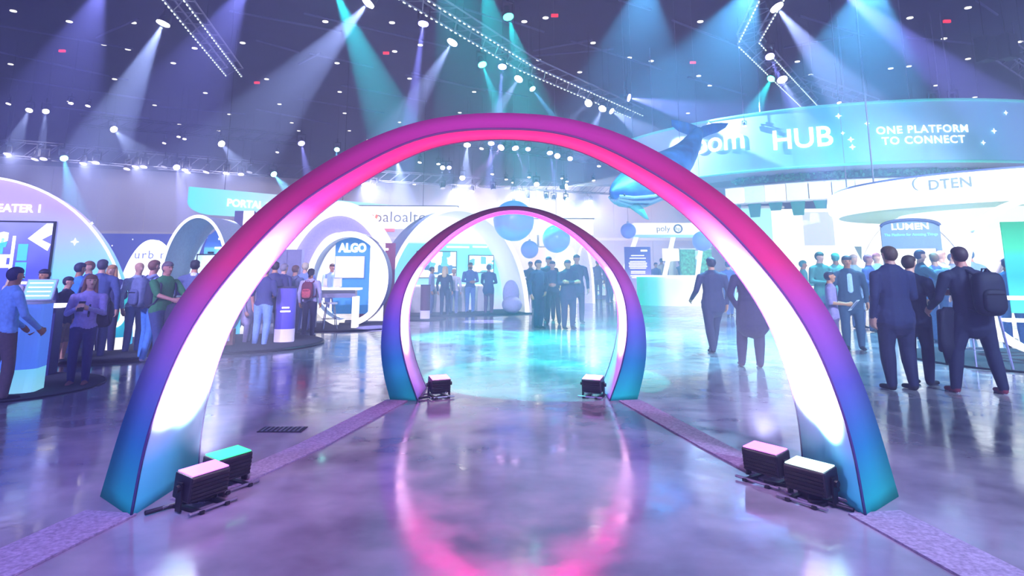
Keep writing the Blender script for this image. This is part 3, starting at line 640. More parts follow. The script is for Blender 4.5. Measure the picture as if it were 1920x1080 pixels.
# ---- white dome sign
d = thing('dome_sign', 'white backlit dome sign with faint grey lettering', 'sign', (G(270, 600).x * 17 / G(270, 600).y, 17, 0), 0.2)
MB().prism(half_ellipse(.78, 2.32, 40), 0, .3).build('panel', M_WGLOW, d)
lettering('urb n', .3, M_TXTG, d, (0, -.01, 1.92), .005, spacing=1.2)
cb = thing('display_cabinet', 'dark blue narrow display cabinet beside the white dome sign', 'cabinet', (-11.4, 17.6, 0), .2)
MB().box((0, 0, 1.0), (.55, .4, 2.0)).build('body', mat('indigo_lam', '#2c2a72', .5), cb, bevel=.02)
for i in range(3): MB().box((0, -.21, .5 + i * .5), (.45, .02, .3)).build('shelf_panel', mat('lilac_lam', '#b8a0f0', .5, emit=.4, nosample=True), cb)
# ---- white oval arch booth
rb = ring_booth('oval_booth', 'white oval tunnel booth with a blue back panel beyond the green shirted man', 'booth', (-7.15, 14.6, 0), 0.0, .78, 1.5, 1.27, .07, 1.5, M_WGLOW, mat('pale_green_fabric', '#c8dde0', .7), mat('pale_grey_fabric', '#c4cde0', .7))
MB().prism([(x, z) for x, z in [(.62, 0), (.62, 1.9), (.4, 2.3), (0.1, 2.52), (-.1, 2.52), (-.3, 2.35), (-.38, 2.1), (-.38, 0)]], 1.2, 1.24).build('back_panel', gradmat('sky_blue_print', [(0, '#58c4f8'), (.82, '#6cccff'), (.84, '#4a80e0'), (1, '#4a78dc')], 2, 0, 2.5, .5, emit=.55), rb)
for z, w_ in ((2.28, .12), (2.06, .26)): MB().box((.02, 1.18, z), (w_, .02, .05)).build('printed_line', M_TXT, rb)
monitor(rb, (-.1, 1.0, 1.62), .62, .52, mat('pale_screen', '#c8e8f0', .3, emit=.7, grain=.1, nosample=True))
MB().box((-.1, .97, 1.94), (.12, .08, .05)).build('camera_bar', M_BLACK, rb)
MB().box((-.1, 1.0, .66), (.5, .4, 1.3)).build('plinth', M_WHITE, rb)
# ---- jeans man's platform
disc_platform((-5.75, 13.75), 1.75, 'dark round carpeted platform beneath the purple kiosk')
kp = G(524, 648)
kiosk((kp.x, kp.y + .25, .06), .3, .40, .4, 1.12, 'purple kiosk with white printed lines beside the man in jeans', gradmat('purple_print', [(0, '#3a30a0'), (1, '#6258c8')], 2, 0, 1.1, .45, emit=.25), .26, gradmat('lilac_plinth', [(0, '#d8ccf4'), (1, '#c8bcf0')], 2, 0, .3, .5, emit=.4), mat('dk', '#3a3a5a', .5), 2)
m_card = mat('brown_cardboard', '#9a6f55', .8, grain=.15)
for i, (x, y, z, s, lab) in enumerate([(430, 652, 0.06, .3, 'lowest cardboard box with a white label on the dark platform'), (438, 630, .06, .34, 'cardboard box behind the lowest one, on the dark platform'), (444, 628, .40, .3, 'topmost cardboard box of the stack on the dark platform')]):
    q = G(x, y); bx = thing('cardboard_box', lab, 'box', (q.x - .1, (14.0 if i else 13.2), z), .25, 'cardboard boxes on the platform')
    MB().box((0, 0, s / 2), (s * 1.15, s, s)).build('carton', m_card, bx, bevel=.006); MB().box((.02, -s / 2 - .004, s / 2), (s * .6, .006, s * .45)).build('paper_label', M_WHITE, bx)
    MB().box((0, 0, s + .003), (s * 1.14, .06, .005)).build('tape', mat('tape', '#c8a070', .4), bx)
# ---- portal banner
pa, pbn = P(352, 400, 27.0), P(850, 402, 38.0); za, zb = pa.z, P(352, 350, 27.0).z
dv = Vector((pbn.x - pa.x, pbn.y - pa.y, 0)); Lb = dv.length
bn = thing('hanging_banner', 'long cyan and lilac hanging banner with PORTAL lettering', 'banner', (pa.x, pa.y, za), math.atan2(dv.y, dv.x))
hh = zb - za
out = [(0.0, hh), (0.0, hh * .45)] + [(1.0 - 1.0 * math.cos(q), hh * .45 - hh * .45 * math.sin(q)) for q in arc(8, 0, PI / 2)] + [(Lb, 0), (Lb, hh)]
m_bn = gradmat('portal_print', [(0, '#58d8f0'), (.18, '#9fdcf8'), (.34, '#c2cff8'), (.5, '#8fe4f4'), (.75, '#b8e0fa'), (1, '#d8d0fa')], 0, 0, Lb, .6, emit=1.0, wob=1.0, wscale=.25)
MB().prism(out, 0, .15).build('panel', m_bn, bn)
tx = lettering('PORTAL S', hh * .4, M_TXT, bn, (2.6, -.02, hh * .5), .03, align='CENTER')
for x in (1.5, Lb * .5, Lb * .85): MB().cyl((x, .08, hh), (x, .08, CEIL - za), .015, n=5).build('hanging_cable', M_BLACK, bn)
# ---- white ring wall behind the algo booth
wr = thing('ring_wall', 'white concentric ring wall with a purple band behind the round booth', 'booth', (-6.6, 24.5, 0), .12)
def half_ring(ro, ri, ho, hi, y0, y1, n=40):
    mb = MB(); A = arc(n, 0, PI)
    o0 = [(ro * math.cos(q), y0, ho * math.sin(q)) for q in A]; i0 = [(ri * math.cos(q), y0, hi * math.sin(q)) for q in A]
    o1 = [(x, y1, z) for x, y, z in o0]; i1 = [(x, y1, z) for x, y, z in i0]
    mb.strip(o0, i0); mb.strip(o1, i1); mb.strip(o0, o1); mb.strip(i0, i1); return mb
half_ring(2.55, 2.0, 4.15, 3.6, 0, .3).build('outer_ring', M_WGLOW, wr); half_ring(2.0, 1.3, 3.6, 2.95, .12, .3).build('purple_band', mat('periwinkle_fabric', '#a8a2ee', .6, emit=.5, nosample=True), wr)
MB().prism(half_ellipse(1.3, 2.95), 0, .3).build('core_panel', M_WGLOW, wr)
pw = thing('purple_wall', 'grey purple wall panel with a white wavy edge beside the large arch', 'wall panel', (-7.95, 20.5, 0), .1)
MB().prism([(-.9, 0), (-.9, 3.4), (-.3, 3.4), (.1, 2.9), (.35, 2.3), (.4, 1.9), (.4, 0)], 0, .1).build('panel', mat('mauve_fabric', '#8076a6', .7), pw)
MB().prism([(-.62, 0), (-.62, 3.4), (-.3, 3.4), (-.3, 2.9)] + [(-.34 + .22 * math.sin(q), 2.45 + .4 * math.cos(q)) for q in arc(9, 0, PI)] + [(-.36, 1.9), (-.3, 0)], -.03, 0.0).build('white_wave', M_WGLOW, pw)
pc = thing('locker', 'two-door purple cabinet behind the woman with the red backpack', 'cabinet', (-6.75, 19.6, 0), .1)
MB().box((0, 0, 1.07), (.82, .4, 2.14)).build('body', mat('mauve_cab', '#6d6a92', .5), pc)
for s in (-1, 1): MB().box((s * .2, -.21, 1.07), (.38, .02, 2.05)).build('door', mat('mauve_door', '#77749c', .5), pc)
# ---- algo ring booth
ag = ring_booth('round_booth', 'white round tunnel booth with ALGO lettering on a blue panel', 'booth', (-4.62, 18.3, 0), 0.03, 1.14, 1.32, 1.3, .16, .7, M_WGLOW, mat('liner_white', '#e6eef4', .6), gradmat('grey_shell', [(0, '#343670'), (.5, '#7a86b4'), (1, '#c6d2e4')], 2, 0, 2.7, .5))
MB().prism([(-.5, .3), (-.5, 2.3), (-.3, 2.5), (.0, 2.6), (.3, 2.52), (.5, 2.35), (.5, .3)], .5, .55).build('blue_panel', mat('azure_fabric', '#3f8fd0', .6, emit=.35, nosample=True), ag)
MB().box((.72, .55, 1.2), (.42, .06, 2.2)).build('white_post', M_WGLOW, ag)
lettering('ALGO', .34, M_TXT, ag, (.0, .485, 2.16), .05, sx=.85)
monitor(ag, (-.05, .44, 1.62), .78, .56, M_SCRW, frame=M_WHITE)
ac = thing('demo_counter', 'grey demo counter with a white top in front of the round booth', 'counter', (-5.0, 17.3, .04), .05)
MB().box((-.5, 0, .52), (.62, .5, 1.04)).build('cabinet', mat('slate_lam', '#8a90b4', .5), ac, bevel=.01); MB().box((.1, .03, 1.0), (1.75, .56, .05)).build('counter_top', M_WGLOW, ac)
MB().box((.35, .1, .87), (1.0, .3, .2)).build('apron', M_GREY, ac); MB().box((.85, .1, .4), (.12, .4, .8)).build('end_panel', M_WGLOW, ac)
stl = thing('wire_stool', 'chrome wire stool standing under the demo counter', 'stool', (-4.72, 17.05, .04), .4)
M_CHR = mat('chrome_wire', '#c8cce0', .2, .9)
MB().cyl((0, 0, .62), (0, 0, .66), .18, n=16).build('seat', M_WHITE, stl)
for i in range(4):
    q = PI / 4 + PI / 2 * i; MB().cyl((.13 * math.cos(q), .13 * math.sin(q), .62), (.24 * math.cos(q), .24 * math.sin(q), 0), .014, n=6).build('leg', M_CHR, stl)
MB().tube([(.2 * math.cos(q), .2 * math.sin(q), .25) for q in arc(16, 0, 2 * PI * 15 / 16)], .01, 6, True).build('foot_ring', M_CHR, stl)
lp = thing('laptop', 'laptop with a bright green screen on the demo counter', 'laptop', (-5.5, 17.2, 1.065), .3)
MB().box((0, 0, .012), (.3, .2, .02)).build('keyboard', M_BLACK, lp); MB().box((0, .1, .12), (.3, .015, .2)).build('lid', M_BLACK, lp); MB().box((0, .09, .12), (.27, .006, .17)).build('screen', mat('green_scr', '#30d070', .3, emit=.8, grain=0, nosample=True), lp)
for i, (x, lab) in enumerate(((-4.95, 'white desk phone on the demo counter, nearer the laptop'), (-4.62, 'white speaker unit on the demo counter, farther from the laptop'))):
    dp = thing('desk_phone', lab, 'device', (x, 17.25, 1.065), .1)
    MB().box((0, 0, .02), (.16, .16, .04)).build('base', M_WHITE, dp, bevel=.008); MB().box((0, .04, .14), (.1 + .12 * i, .03, .22)).build('upright', M_WHITE, dp, bevel=.008)
disc_platform((-4.7, 18.3), 1.75, 'dark round platform beneath the round booth', .04)
# ---- white header sign with red emblem
hs_ = thing('header_sign', 'long white header sign with grey paloalto lettering and red emblem', 'sign', (P(655, 428, 26).x, 26, P(655, 428, 26).z), .05)
Ls = 195 * mp(26); MB().box((Ls / 2, .2, .45), (Ls, .4, .9)).build('panel', M_WGLOW, hs_); MB().box((Ls / 2, .2, .92), (Ls + .1, .45, .04)).build('top_cap', M_GREY, hs_)
lettering('paloalto', .62, mat('mid_grey_letter', '#9a98a8', .5, grain=0), hs_, (2.05, -.01, .45), .0, spacing=1.05)
for s in (0, 1): MB().prism([(.78 + s * .16, .3), (.86 + s * .16, .22), (.98 + s * .16, .52), (.9 + s * .16, .58)], -.02, 0).build('red_emblem', mat('red_emblem', '#f08878', .5, emit=.5, grain=0, nosample=True), hs_)
MB().box((1.3, .1, -.07), (1.0, .3, .12)).build('red_strip', mat('red_strip', '#e0708c', .5, emit=.4, nosample=True), hs_)
for x in (.3, Ls - .3): MB().box((x, .3, -P(655, 428, 26).z / 2), (.12, .12, P(655, 428, 26).z)).build('post', M_WHITE, hs_)
# ---- barrel vault booth with screens
DA, DB = Vector((-4.25, 21.6, 0)), Vector((.62, 23.5, 0)); dd = DB - DA; W = dd.length
vb = thing('vault_booth', 'big white vaulted booth with a pale blue wall and two screens', 'booth', (DA + DB) / 2, math.atan2(dd.y, dd.x))
a_, h_ = W / 2, 3.72
half_ring(a_, a_ - .12, h_, h_ - .12, 0, .12, 56).build('front_rim', M_WGLOW, vb)
A = arc(56, 0, PI)
MB().strip([(a_ * math.cos(q), .12, h_ * math.sin(q)) for q in A], [(a_ * math.cos(q), 2.4, h_ * math.sin(q)) for q in A]).build('outer_shell', gradmat('vault_shell', [(0, '#6f80b8'), (1, '#8e9acc')], 2, 0, 3.7, .6), vb, smooth=True)
MB().strip([((a_ - .12) * math.cos(q), .12, (h_ - .12) * math.sin(q)) for q in A], [((a_ - .12) * math.cos(q), 2.4, (h_ - .12) * math.sin(q)) for q in A]).build('inner_liner', mat('vault_liner', '#f4f2f6', .6, emit=.25, nosample=True), vb, smooth=True)
MB().prism(half_ellipse(a_ - .1, h_ - .1, 48), 2.3, 2.4).build('back_wall', gradmat('vault_wall', [(0, '#d6ccf6'), (.2, '#a8dcf4'), (.45, '#7cd8f2'), (.68, '#7ce0f4'), (.70, '#f2f0f4'), (1, '#f4f2f6')], 2, 0, 3.7, .6, emit=.55), vb)
monitor(vb, (-.25, 2.2, 1.75), 1.5, .95, screenmix('screen_tiles_a', ['#e8f2f4', '#58b0c8', '#f4f4f0', '#3a6a90', '#d8ecf0'], 4))
monitor(vb, (1.52, 2.2, 1.78), .98, .62, screenmix('screen_tiles_b', ['#f4f4f2', '#e6f2f4', '#58a8b8', '#f2efe8'], 4))
for x, z, w_ in ((.6, 2.42, .9), (1.5, 2.44, .6)): MB().box((x, 2.28, z), (w_, .02, .06)).build('printed_line', M_TXT, vb)
for i, x in enumerate((-1.2, -.35, .5, 1.35)):
    wc = thing('white_podium', 'white demo podium in the vaulted booth, %s from the red poster' % ORD[i], 'podium', (DA + DB) / 2 + Matrix.Rotation(math.atan2(dd.y, dd.x), 3, 'Z') @ Vector((x, 1.55, .05)), math.atan2(dd.y, dd.x), 'podiums in the vaulted booth')
    MB().box((0, 0, .46), (.52, .5, .92)).build('body', M_WHITE, wc, bevel=.01); MB().box((0, 0, .94), (.62, .6, .04)).build('counter_top', M_WGLOW, wc)
rp_ = thing('poster_board', 'maroon and red poster board at the edge of the vaulted booth', 'poster', (-4.35, 20.9, 0), .15)
MB().box((0, 0, 1.2), (1.15, .08, 2.4)).build('board', mat('maroon_board', '#96405c', .6), rp_)
MB().box((-.2, -.05, 1.5), (.7, .03, 1.2)).build('red_print', screenmix('red_print', ['#e05050', '#f0e6ec', '#d86858', '#3a3a5a', '#f4f0f4'], 5, .4), rp_)
for x in (-.3, .2): MB().box((x, -.05, 2.2), (.3, .02, .07)).build('printed_line', M_TXT, rp_)
vp = tag(MB().slab([(DA.x - .3, DA.y - .5), (DB.x + .1, DB.y - .25), (DB.x - .7, DB.y + 2.6), (DA.x - 1.2, DA.y + 2.4)], 0, .05).build('booth_floor', M_DKCARPET), 'dark carpet floor inside the vaulted booth', 'booth floor')
kq = G(795, 600)
kiosk((kq.x, kq.y + .2, .03), .1, .3, .3, 1.05, 'dark maroon kiosk just inside the small arch', mat('maroon_lam', '#6a2a5a', .4), .25, gradmat('lilac_plinth2', [(0, '#d8ccf4'), (1, '#c8bcf0')], 2, 0, .3, .5, emit=.4), mat('dk2', '#3a2a4a', .5))
disc_platform((kq.x - .1, kq.y + .3), .75, 'small dark platform beneath the maroon kiosk', .03)
bc = thing('bean_chair', 'pale lilac high-backed lounge chair at the edge of the vaulted booth', 'chair', (.0, 23.0, .05), .2)
MB().ell((0, 0, .3), (.36, .36, .3)).build('seat', mat('lilac_felt', '#b8b4e0', .9), bc, smooth=True); MB().ell((0, .18, .65), (.3, .16, .5)).build('backrest', mat('lilac_felt', '#b8b4e0', .9), bc, smooth=True)
# ---- hanging globes
m_gl = gradmat('globe_print', [(0, '#6ce4f8'), (.35, '#8c9cf8'), (.7, '#78a4fa'), (1, '#34b4f4')], 2, -.7, .7, .3, emit=.3, wob=.25, wscale=1.2)
for (x, y, r, Y, lab) in [(963, 414, 37, 20, 'largest blue and cream globe hanging behind the small arch'), (1043, 448, 25, 21, 'lilac blue globe hanging inside the small arch'), (1178, 433, 14, 22, 'small sky blue globe hanging under the whale'),
                          (1317, 452, 18, 23, 'blue globe hanging at the end of the white canopy'), (993, 468, 16, 28, 'faint lilac globe low beside the standing group')]:
    p = P(x, y, Y); rr = r * mp(Y); g = thing('hanging_globe', lab, 'globe', p, random.random() * 3, 'hanging globes')
    MB().ell((0, 0, 0), (rr, rr, rr), 32, 20).build('ball', m_gl, g, smooth=True); MB().cyl((0, 0, rr), (0, 0, rr + .06), .05).build('cap', M_WHITE, g)
    MB().cyl((0, 0, rr), (0, 0, CEIL - p.z), .006, n=4).build('hanging_cable', M_TRUSS, g)
# ---- far middle of the hall
def sign_box(x0, x1, y0, y1, Y, label, m=M_WGLOW, d=.4, posts=True):
    a, b = P(x0, y1, Y), P(x1, y0, Y); r = thing('sign_box', label, 'sign', (a.x, Y, a.z)); w, h = b.x - a.x, b.z - a.z
    MB().box((w / 2, d / 2, h / 2), (w, d, h)).build('panel', m, r); MB().box((w / 2, d / 2, h + .03), (w + .15, d + .1, .06)).build('top_cap', M_WHITE, r)
    if posts:
        for x in (w * .08, w * .92): MB().cyl((x, d / 2, 0), (x, d / 2, -a.z), .06).build('post', M_WHITE, r)
    return r
sign_box(1000, 1112, 411, 440, 36, 'blank white box sign on posts behind the lilac globe')
def arch_sign(px, py_top, w_px, Y, label, m, m2=None):
    p = P(px, py_top, Y); r = thing('arch_sign', label, 'sign', (p.x, Y, 0)); a = w_px * mp(Y) / 2
    half_ring(a, a * .8, p.z, p.z - a * .2, 0, .4, 32).build('arch_frame', M_WGLOW, r)
    MB().prism(half_ellipse(a * .8, p.z - a * .2, 32), .15, .25).build('panel', m, r)
    return r
arch_sign(1062, 460, 62, 33, 'cream glowing dome sign behind the standing group', mat('cream_glow', '#ffe9c8', .6, emit=.8, nosample=True))
arch_sign(1095, 458, 36, 31, 'white arch sign with a lilac panel behind the standing group', mat('lilac_glow', '#b8b0f0', .6, emit=.6, nosample=True))
sign_box(996, 1022, 464, 500, 34, 'peach coloured panel sign behind the standing group', mat('peach_glow', '#f6d8d0', .6, emit=.7, nosample=True), .2)
tb = thing('display_table', 'low table with a busy blue and white patterned front', 'table', (G(1108, 560).x, G(1108, 560).y, 0))
MB().box((0, .3, .68), (1.6, .7, 1.0)).build('patterned_front', screenmix('busy_print', ['#e8f4f8', '#6a7ac0', '#c8e0f0', '#3a4a90', '#98d0d8'], 5, .45), tb); MB().box((0, .3, 1.24), (1.8, .8, .08)).build('table_top', mat('dkp', '#5a5aa0', .4), tb); MB().box((0, .25, .09), (1.9, .9, .18)).build('base', mat('mauve', '#7a6ab0', .5), tb)
# ---- info totem
q = G(1198, 566); tt = thing('info_totem', 'tall purple info totem with white printed text by the small arch', 'totem', (q.x, q.y, 0), -.1)
wt, htt = 46 * mp(q.y), P(1198, 463, q.y).z
MB().box((0, 0, htt / 2), (wt, .2, htt)).build('board', gradmat('totem_print', [(0, '#d8c4fa'), (.4, '#b09cf2'), (.6, '#6a5cc8'), (1, '#4a54b8')], 2, 0, htt, .5, emit=.5), tt)
for z, w_ in ((.84, .5), (.79, .62), (.73, .6), (.70, .7), (.67, .66), (.64, .7), (.61, .62), (.55, .55), (.52, .55), (.47, .6), (.44, .5)): MB().box((0, -.11, htt * z), (wt * w_, .02, htt * .016)).build('printed_line', M_TXT, tt)
MB().box((wt * .25, -.11, htt * .93), (wt * .25, .02, htt * .03)).build('logo_mark', M_TXT, tt)
# ---- bar counter
q = G(1268, 573); br = thing('bar_counter', 'curved bar counter fading from teal to white', 'counter', (q.x, q.y + .5, 0), -.2)
n = 20; rad = 1.6; fp = [(rad * math.cos(t), -rad * .6 * math.sin(t)) for t in arc(n, 0, PI)] + [(-rad, .6), (rad, .6)]
MB().slab(fp, 0, 1.25).build('front', gradmat('bar_print', [(0, '#20d4b8'), (.25, '#6ce0e4'), (.45, '#e4eef8'), (1, '#fbf8f2')], 0, -1.4, 1.2, .5, emit=.6), br); MB().slab([(x * 1.05, y * 1.05) for x, y in fp], 1.25, 1.32).build('counter_top', M_WGLOW, br)
# ---- canopy sign
a, b = P(1190, 440, 33), P(1352, 418, 33); cs = thing('canopy_sign', 'white canopy beam with blue grey logos on slanted legs', 'sign', (a.x, 33, a.z)); w_, h_ = b.x - a.x, b.z - a.z
MB().box((w_ / 2, .4, h_ / 2), (w_, .8, h_)).build('beam', M_WGLOW, cs); MB().box((w_ / 2, .4, -.06), (w_, .8, .12)).build('soffit', mat('pale_cyan_soffit', '#a8e4fa', .5, emit=.5, nosample=True), cs)
lettering('poly', .42, M_TXTG, cs, (w_ * .33, -.02, h_ * .5), 0)
MB().tube([(w_ * .5 + .2 * math.cos(t), -.02, h_ * .5 + .2 * math.sin(t)) for t in arc(20, 0, 2 * PI * 19 / 20)], .045, 6, True).build('round_logo', M_TXTG, cs); lettering('hp', .26, M_TXTG, cs, (w_ * .5, -.02, h_ * .5), 0.01)
for x0, x1 in ((.2, -1.1), (2.1, 1.2), (3.6, 3.0)):
    MB().cyl((x0, .4, 0), (x1, .4, -a.z), .12, n=8).build('slanted_leg', M_WGLOW, cs)
for i, (x, w2, lab) in enumerate(((1288, 26, 'green hedge panel behind the bar, nearer the totem'), (1322, 20, 'green hedge panel behind the bar, nearer the walking man'))):
    p = P(x, 468, 34); hp_ = thing('hedge_panel', lab, 'hedge panel', (p.x, 34, 0), 0, 'green panels behind the bar')
    MB().box((0, 0, p.z / 2), (w2 * mp(34), .3, p.z)).build('leaf_block', mat('leaf_green', '#5cb48c', .8, grain=.4, scale=8, emit=.15, nosample=True), hp_); MB().box((0, 0, p.z + .03), (w2 * mp(34) + .05, .36, .06)).build('top_cap', M_WHITE, hp_)
for i, (x, y, w2, hpx, lab) in enumerate(((1306, 470, 16, 40, 'narrow white screen post between the green hedge panels'), (1260, 466, 34, 22, 'white awning sign behind the bar'), (1380, 500, 30, 40, 'pale cyan lit display wall behind the blue dressed man'))):
    p = P(x, y, 35); wp = thing('display_post', lab, 'display', (p.x, 35.2, 0)); MB().box((0, 0, p.z / 2), (w2 * mp(35) * .4, .2, p.z)).build('post', M_WHITE, wp)
    MB().box((0, -.12, p.z - hpx * mp(35) / 2), (w2 * mp(35), .1, hpx * mp(35))).build('screen', screenmix('pale_tiles', ['#d8f0fa', '#a8dcf4', '#f4f6f8', '#8cc8ec'], 2, .6) if i != 1 else M_WGLOW, wp)
# ---- hub: hanging ring banner
HC, HR = Vector((17.6, 36.6)), 12.4
def ring_hit(px, py, C, Rr, near=True):
    d = ray(px, py); d2 = Vector((d.x, d.y)); d2.normalize(); b_ = d2.dot(C); c_ = C.dot(C) - Rr * Rr; disc = max(0.0, b_ * b_ - c_)
    t = b_ - math.sqrt(disc); q = d2 * t; return math.atan2(q.y - C.y, q.x - C.x), q
zt, zbm = P(1760, 188, 24.3).z, P(1760, 303, 24.3).z
a0, _ = ring_hit(1168, 260, HC, HR); a1 = a0 + 2.9
hub = thing('ring_banner', 'giant curved cyan ring banner reading zoom HUB', 'banner', (HC.x, HC.y, zbm))
def cylpt(ang, r, z): return (r * math.cos(ang), r * math.sin(ang), z)
Hh = zt - zbm; AA = arc(80, a0, a1)
m_hub = gradmat('hub_print', [(0, '#b4c2ee'), (.14, '#98c8f0'), (.3, '#58cce0'), (.45, '#8cc4ee'), (.56, '#6cc8ea'), (.7, '#98c0f0'), (.8, '#8c7ce8'), (1, '#7c6ce0')], 0, -HR, HR, .6, emit=.24, wob=1.2, wscale=.3)
mb = MB(); mb.strip([cylpt(q, HR, 0) for q in AA], [cylpt(q, HR, Hh) for q in AA]).build('banner_face', m_hub, hub, smooth=True)
for z, nm in ((0, 'bottom_hem'), (Hh, 'top_hem')): MB().tube([cylpt(q, HR + .02, z) for q in AA], .06, 6).build(nm, mat('teal_hem', '#58c8c8', .5, emit=.4, nosample=True), hub, smooth=True)
MB().strip([cylpt(q, HR, 0) for q in AA], [cylpt(q, HR - 2.2, 0) for q in AA]).build('underside', mat('blue_grey_soffit', '#8fa2cc', .7), hub)
for i in range(6):
    q = a0 + .2 + i * .45; MB().cyl(cylpt(q, HR - .1, Hh), cylpt(q, HR - .1, CEIL - zbm), .03, n=5).build('hanging_cable', M_TRUSS, hub)
def on_ring(px, py, r=HR):
    ac, q = ring_hit(px, py, HC, r); zc_ = P(px, py, q.y).z - zbm
    return lambda x, y, z: cylpt(ac + x / r, r + .05 - y, zc_ + z)
M_HTX = mat('hub_letter', '#fffaf4', .5, emit=1.15, grain=0, nosample=True)
lettering('zoom', 1.3, M_HTX, hub, (0, 0, 0), .012, fn=on_ring(1336, 268), spacing=1.0)
lettering('HUB', 1.15, M_HTX, hub, (0, 0, 0), .015, fn=on_ring(1503, 261), spacing=1.0)
lettering('ONE PLATFORM', .42, M_HTX, hub, (0, 0, 0), .015, fn=on_ring(1730, 243), spacing=1.12)
lettering('TO CONNECT', .42, M_HTX, hub, (0, 0, 0), .015, fn=on_ring(1732, 263), spacing=1.12)
for x, y, s in ((1330, 233, .12), (1595, 262, .12), (1572, 218, .12), (1580, 250, .08), (1625, 232, .1), (1862, 246, .12), (1884, 212, .1), (1842, 268, .1), (1275, 240, .1), (1598, 276, .12)): star(hub, (0, 0, 0), s, on_ring(x, y))
# ---- hub: inner white paneled ring, hedge, pennants
IC, IR = Vector((17.6, 36.6)), 10.6
ai0, _ = ring_hit(1360, 360, IC, IR)
iz0, iz1 = P(1520, 378, 28).z, P(1520, 346, 28).z
ir = thing('panel_ring', 'white paneled ring hanging below the cyan ring banner', 'canopy ring', (IC.x, IC.y, iz0))
m_pn = [mat('ring_panel_%d' % i, c, .5, emit=.6, nosample=True) for i, c in enumerate(('#f4f2ec', '#dcecf4', '#f2e8ec', '#cfe6f0'))]
npn = 22
for i in range(npn):
    q0, q1 = ai0 + i * .085, ai0 + (i + .95) * .085; Q = arc(5, q0, q1)
    m4 = MB(); m4.strip([cylpt(q, IR, 0) for q in Q], [cylpt(q, IR, iz1 - iz0) for q in Q]); m4.strip([cylpt(q, IR - .12, 0) for q in Q], [cylpt(q, IR - .12, iz1 - iz0) for q in Q]); m4.build('panel', m_pn[(i * 7) % 4], ir)
QQ = arc(40, ai0, ai0 + npn * .085)
for z in (0, iz1 - iz0): MB().tube([cylpt(q, IR - .06, z) for q in QQ], .07, 6).build('hoop', M_WHITE, ir, smooth=True)
for i in range(10):
    q = ai0 + .04 + i * .085; MB().add([cylpt(q - .028, IR, -.05), cylpt(q + .028, IR, -.05), cylpt(q + .02, IR, -.4 - .25 * (i % 2)), cylpt(q - .02, IR, -.4 - .25 * (i % 2))], [(0, 1, 2, 3)]).build('pennant', mat('teal_cloth', '#2f9a94', .7), ir)
for i in range(5): q = ai0 + .1 + i * .4; MB().cyl(cylpt(q, IR - .06, iz1 - iz0), cylpt(q, IR - .06, CEIL - iz0), .03, n=5).build('hanging_cable', M_TRUSS, ir)
hg = MB(); random.seed(3)
for i in range(1500):
    q = ai0 + .05 + random.random() * .95; z = random.random() * .95; r_ = IR + .1 + random.uniform(-.15, .25); c = Vector(cylpt(q, r_, z)); s = random.uniform(.06, .13)
    u = Vector((random.gauss(0, 1), random.gauss(0, 1), random.gauss(0, 1))).normalized() * s; v = u.cross(Vector((random.gauss(0, 1), random.gauss(0, 1), random.gauss(0, 1)))).normalized() * s * .6
    hg.add([c - u, c + v, c + u, c - v], [(0, 1, 2, 3)])
hgo = thing('hanging_hedge', 'green leafy hedge band above the white paneled ring', 'hedge', (IC.x, IC.y, iz1 + .1))
lf = hg.build('leaves', mat('hedge_leaf', '#4fa890', .7, grain=.3, emit=.08, nosample=True), hgo); lf['kind'] = 'stuff'
MB().strip([cylpt(q, IR, 0) for q in arc(30, ai0 + .05, ai0 + 1.0)], [cylpt(q, IR, .9) for q in arc(30, ai0 + .05, ai0 + 1.0)]).build('trough', mat('hedge_back', '#3a8478', .8), hgo)
# ---- hub: white walls beneath
hw = thing('hub_wall', 'tall white backlit wall beneath the hub rings behind the suited men', 'booth wall', (P(1450, 400, 29).x, 29, 0), -.12)
zw = P(1500, 392, 29).z; ww = 280 * mp(29)
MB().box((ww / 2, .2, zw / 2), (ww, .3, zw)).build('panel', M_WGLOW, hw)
MB().box((1.9, .03, zw - .9), (1.3, .06, 1.5)).build('blue_grey_screen', mat('pale_blue_scr', '#d0daf0', .5, emit=.6, nosample=True), hw)
MB().prism([(3.35, zw - 1.7), (3.65, zw - 1.7), (3.6, zw - 2.3)], .0, .04).build('green_pennant', mat('pale_green_cloth', '#a4d0bc', .7), hw)
lettering('IND', .45, mat('faint_letter', '#d8d0d4', .6, emit=.5, grain=0, nosample=True), hw, (4.55, .02, zw - .55), 0, spacing=1.1)
cw = thing('cyan_wall', 'pale cyan lit wall panels between the arch and the white hub wall', 'booth wall', (P(1375, 400, 31).x, 31, 0), -.05)
zc2 = P(1400, 392, 31).z
MB().box((1.0, 0, zc2 / 2), (2.3, .2, zc2)).build('panel', mat('cyan_glow', '#9ce0f6', .6, emit=.7, nosample=True), cw); MB().box((1.0, -.15, zc2 * .58), (2.4, .2, .45)).build('white_band', M_WGLOW, cw); MB().box((1.0, -.15, zc2 + .05), (2.6, .5, .1)).build('top_cap', M_WHITE, cw)
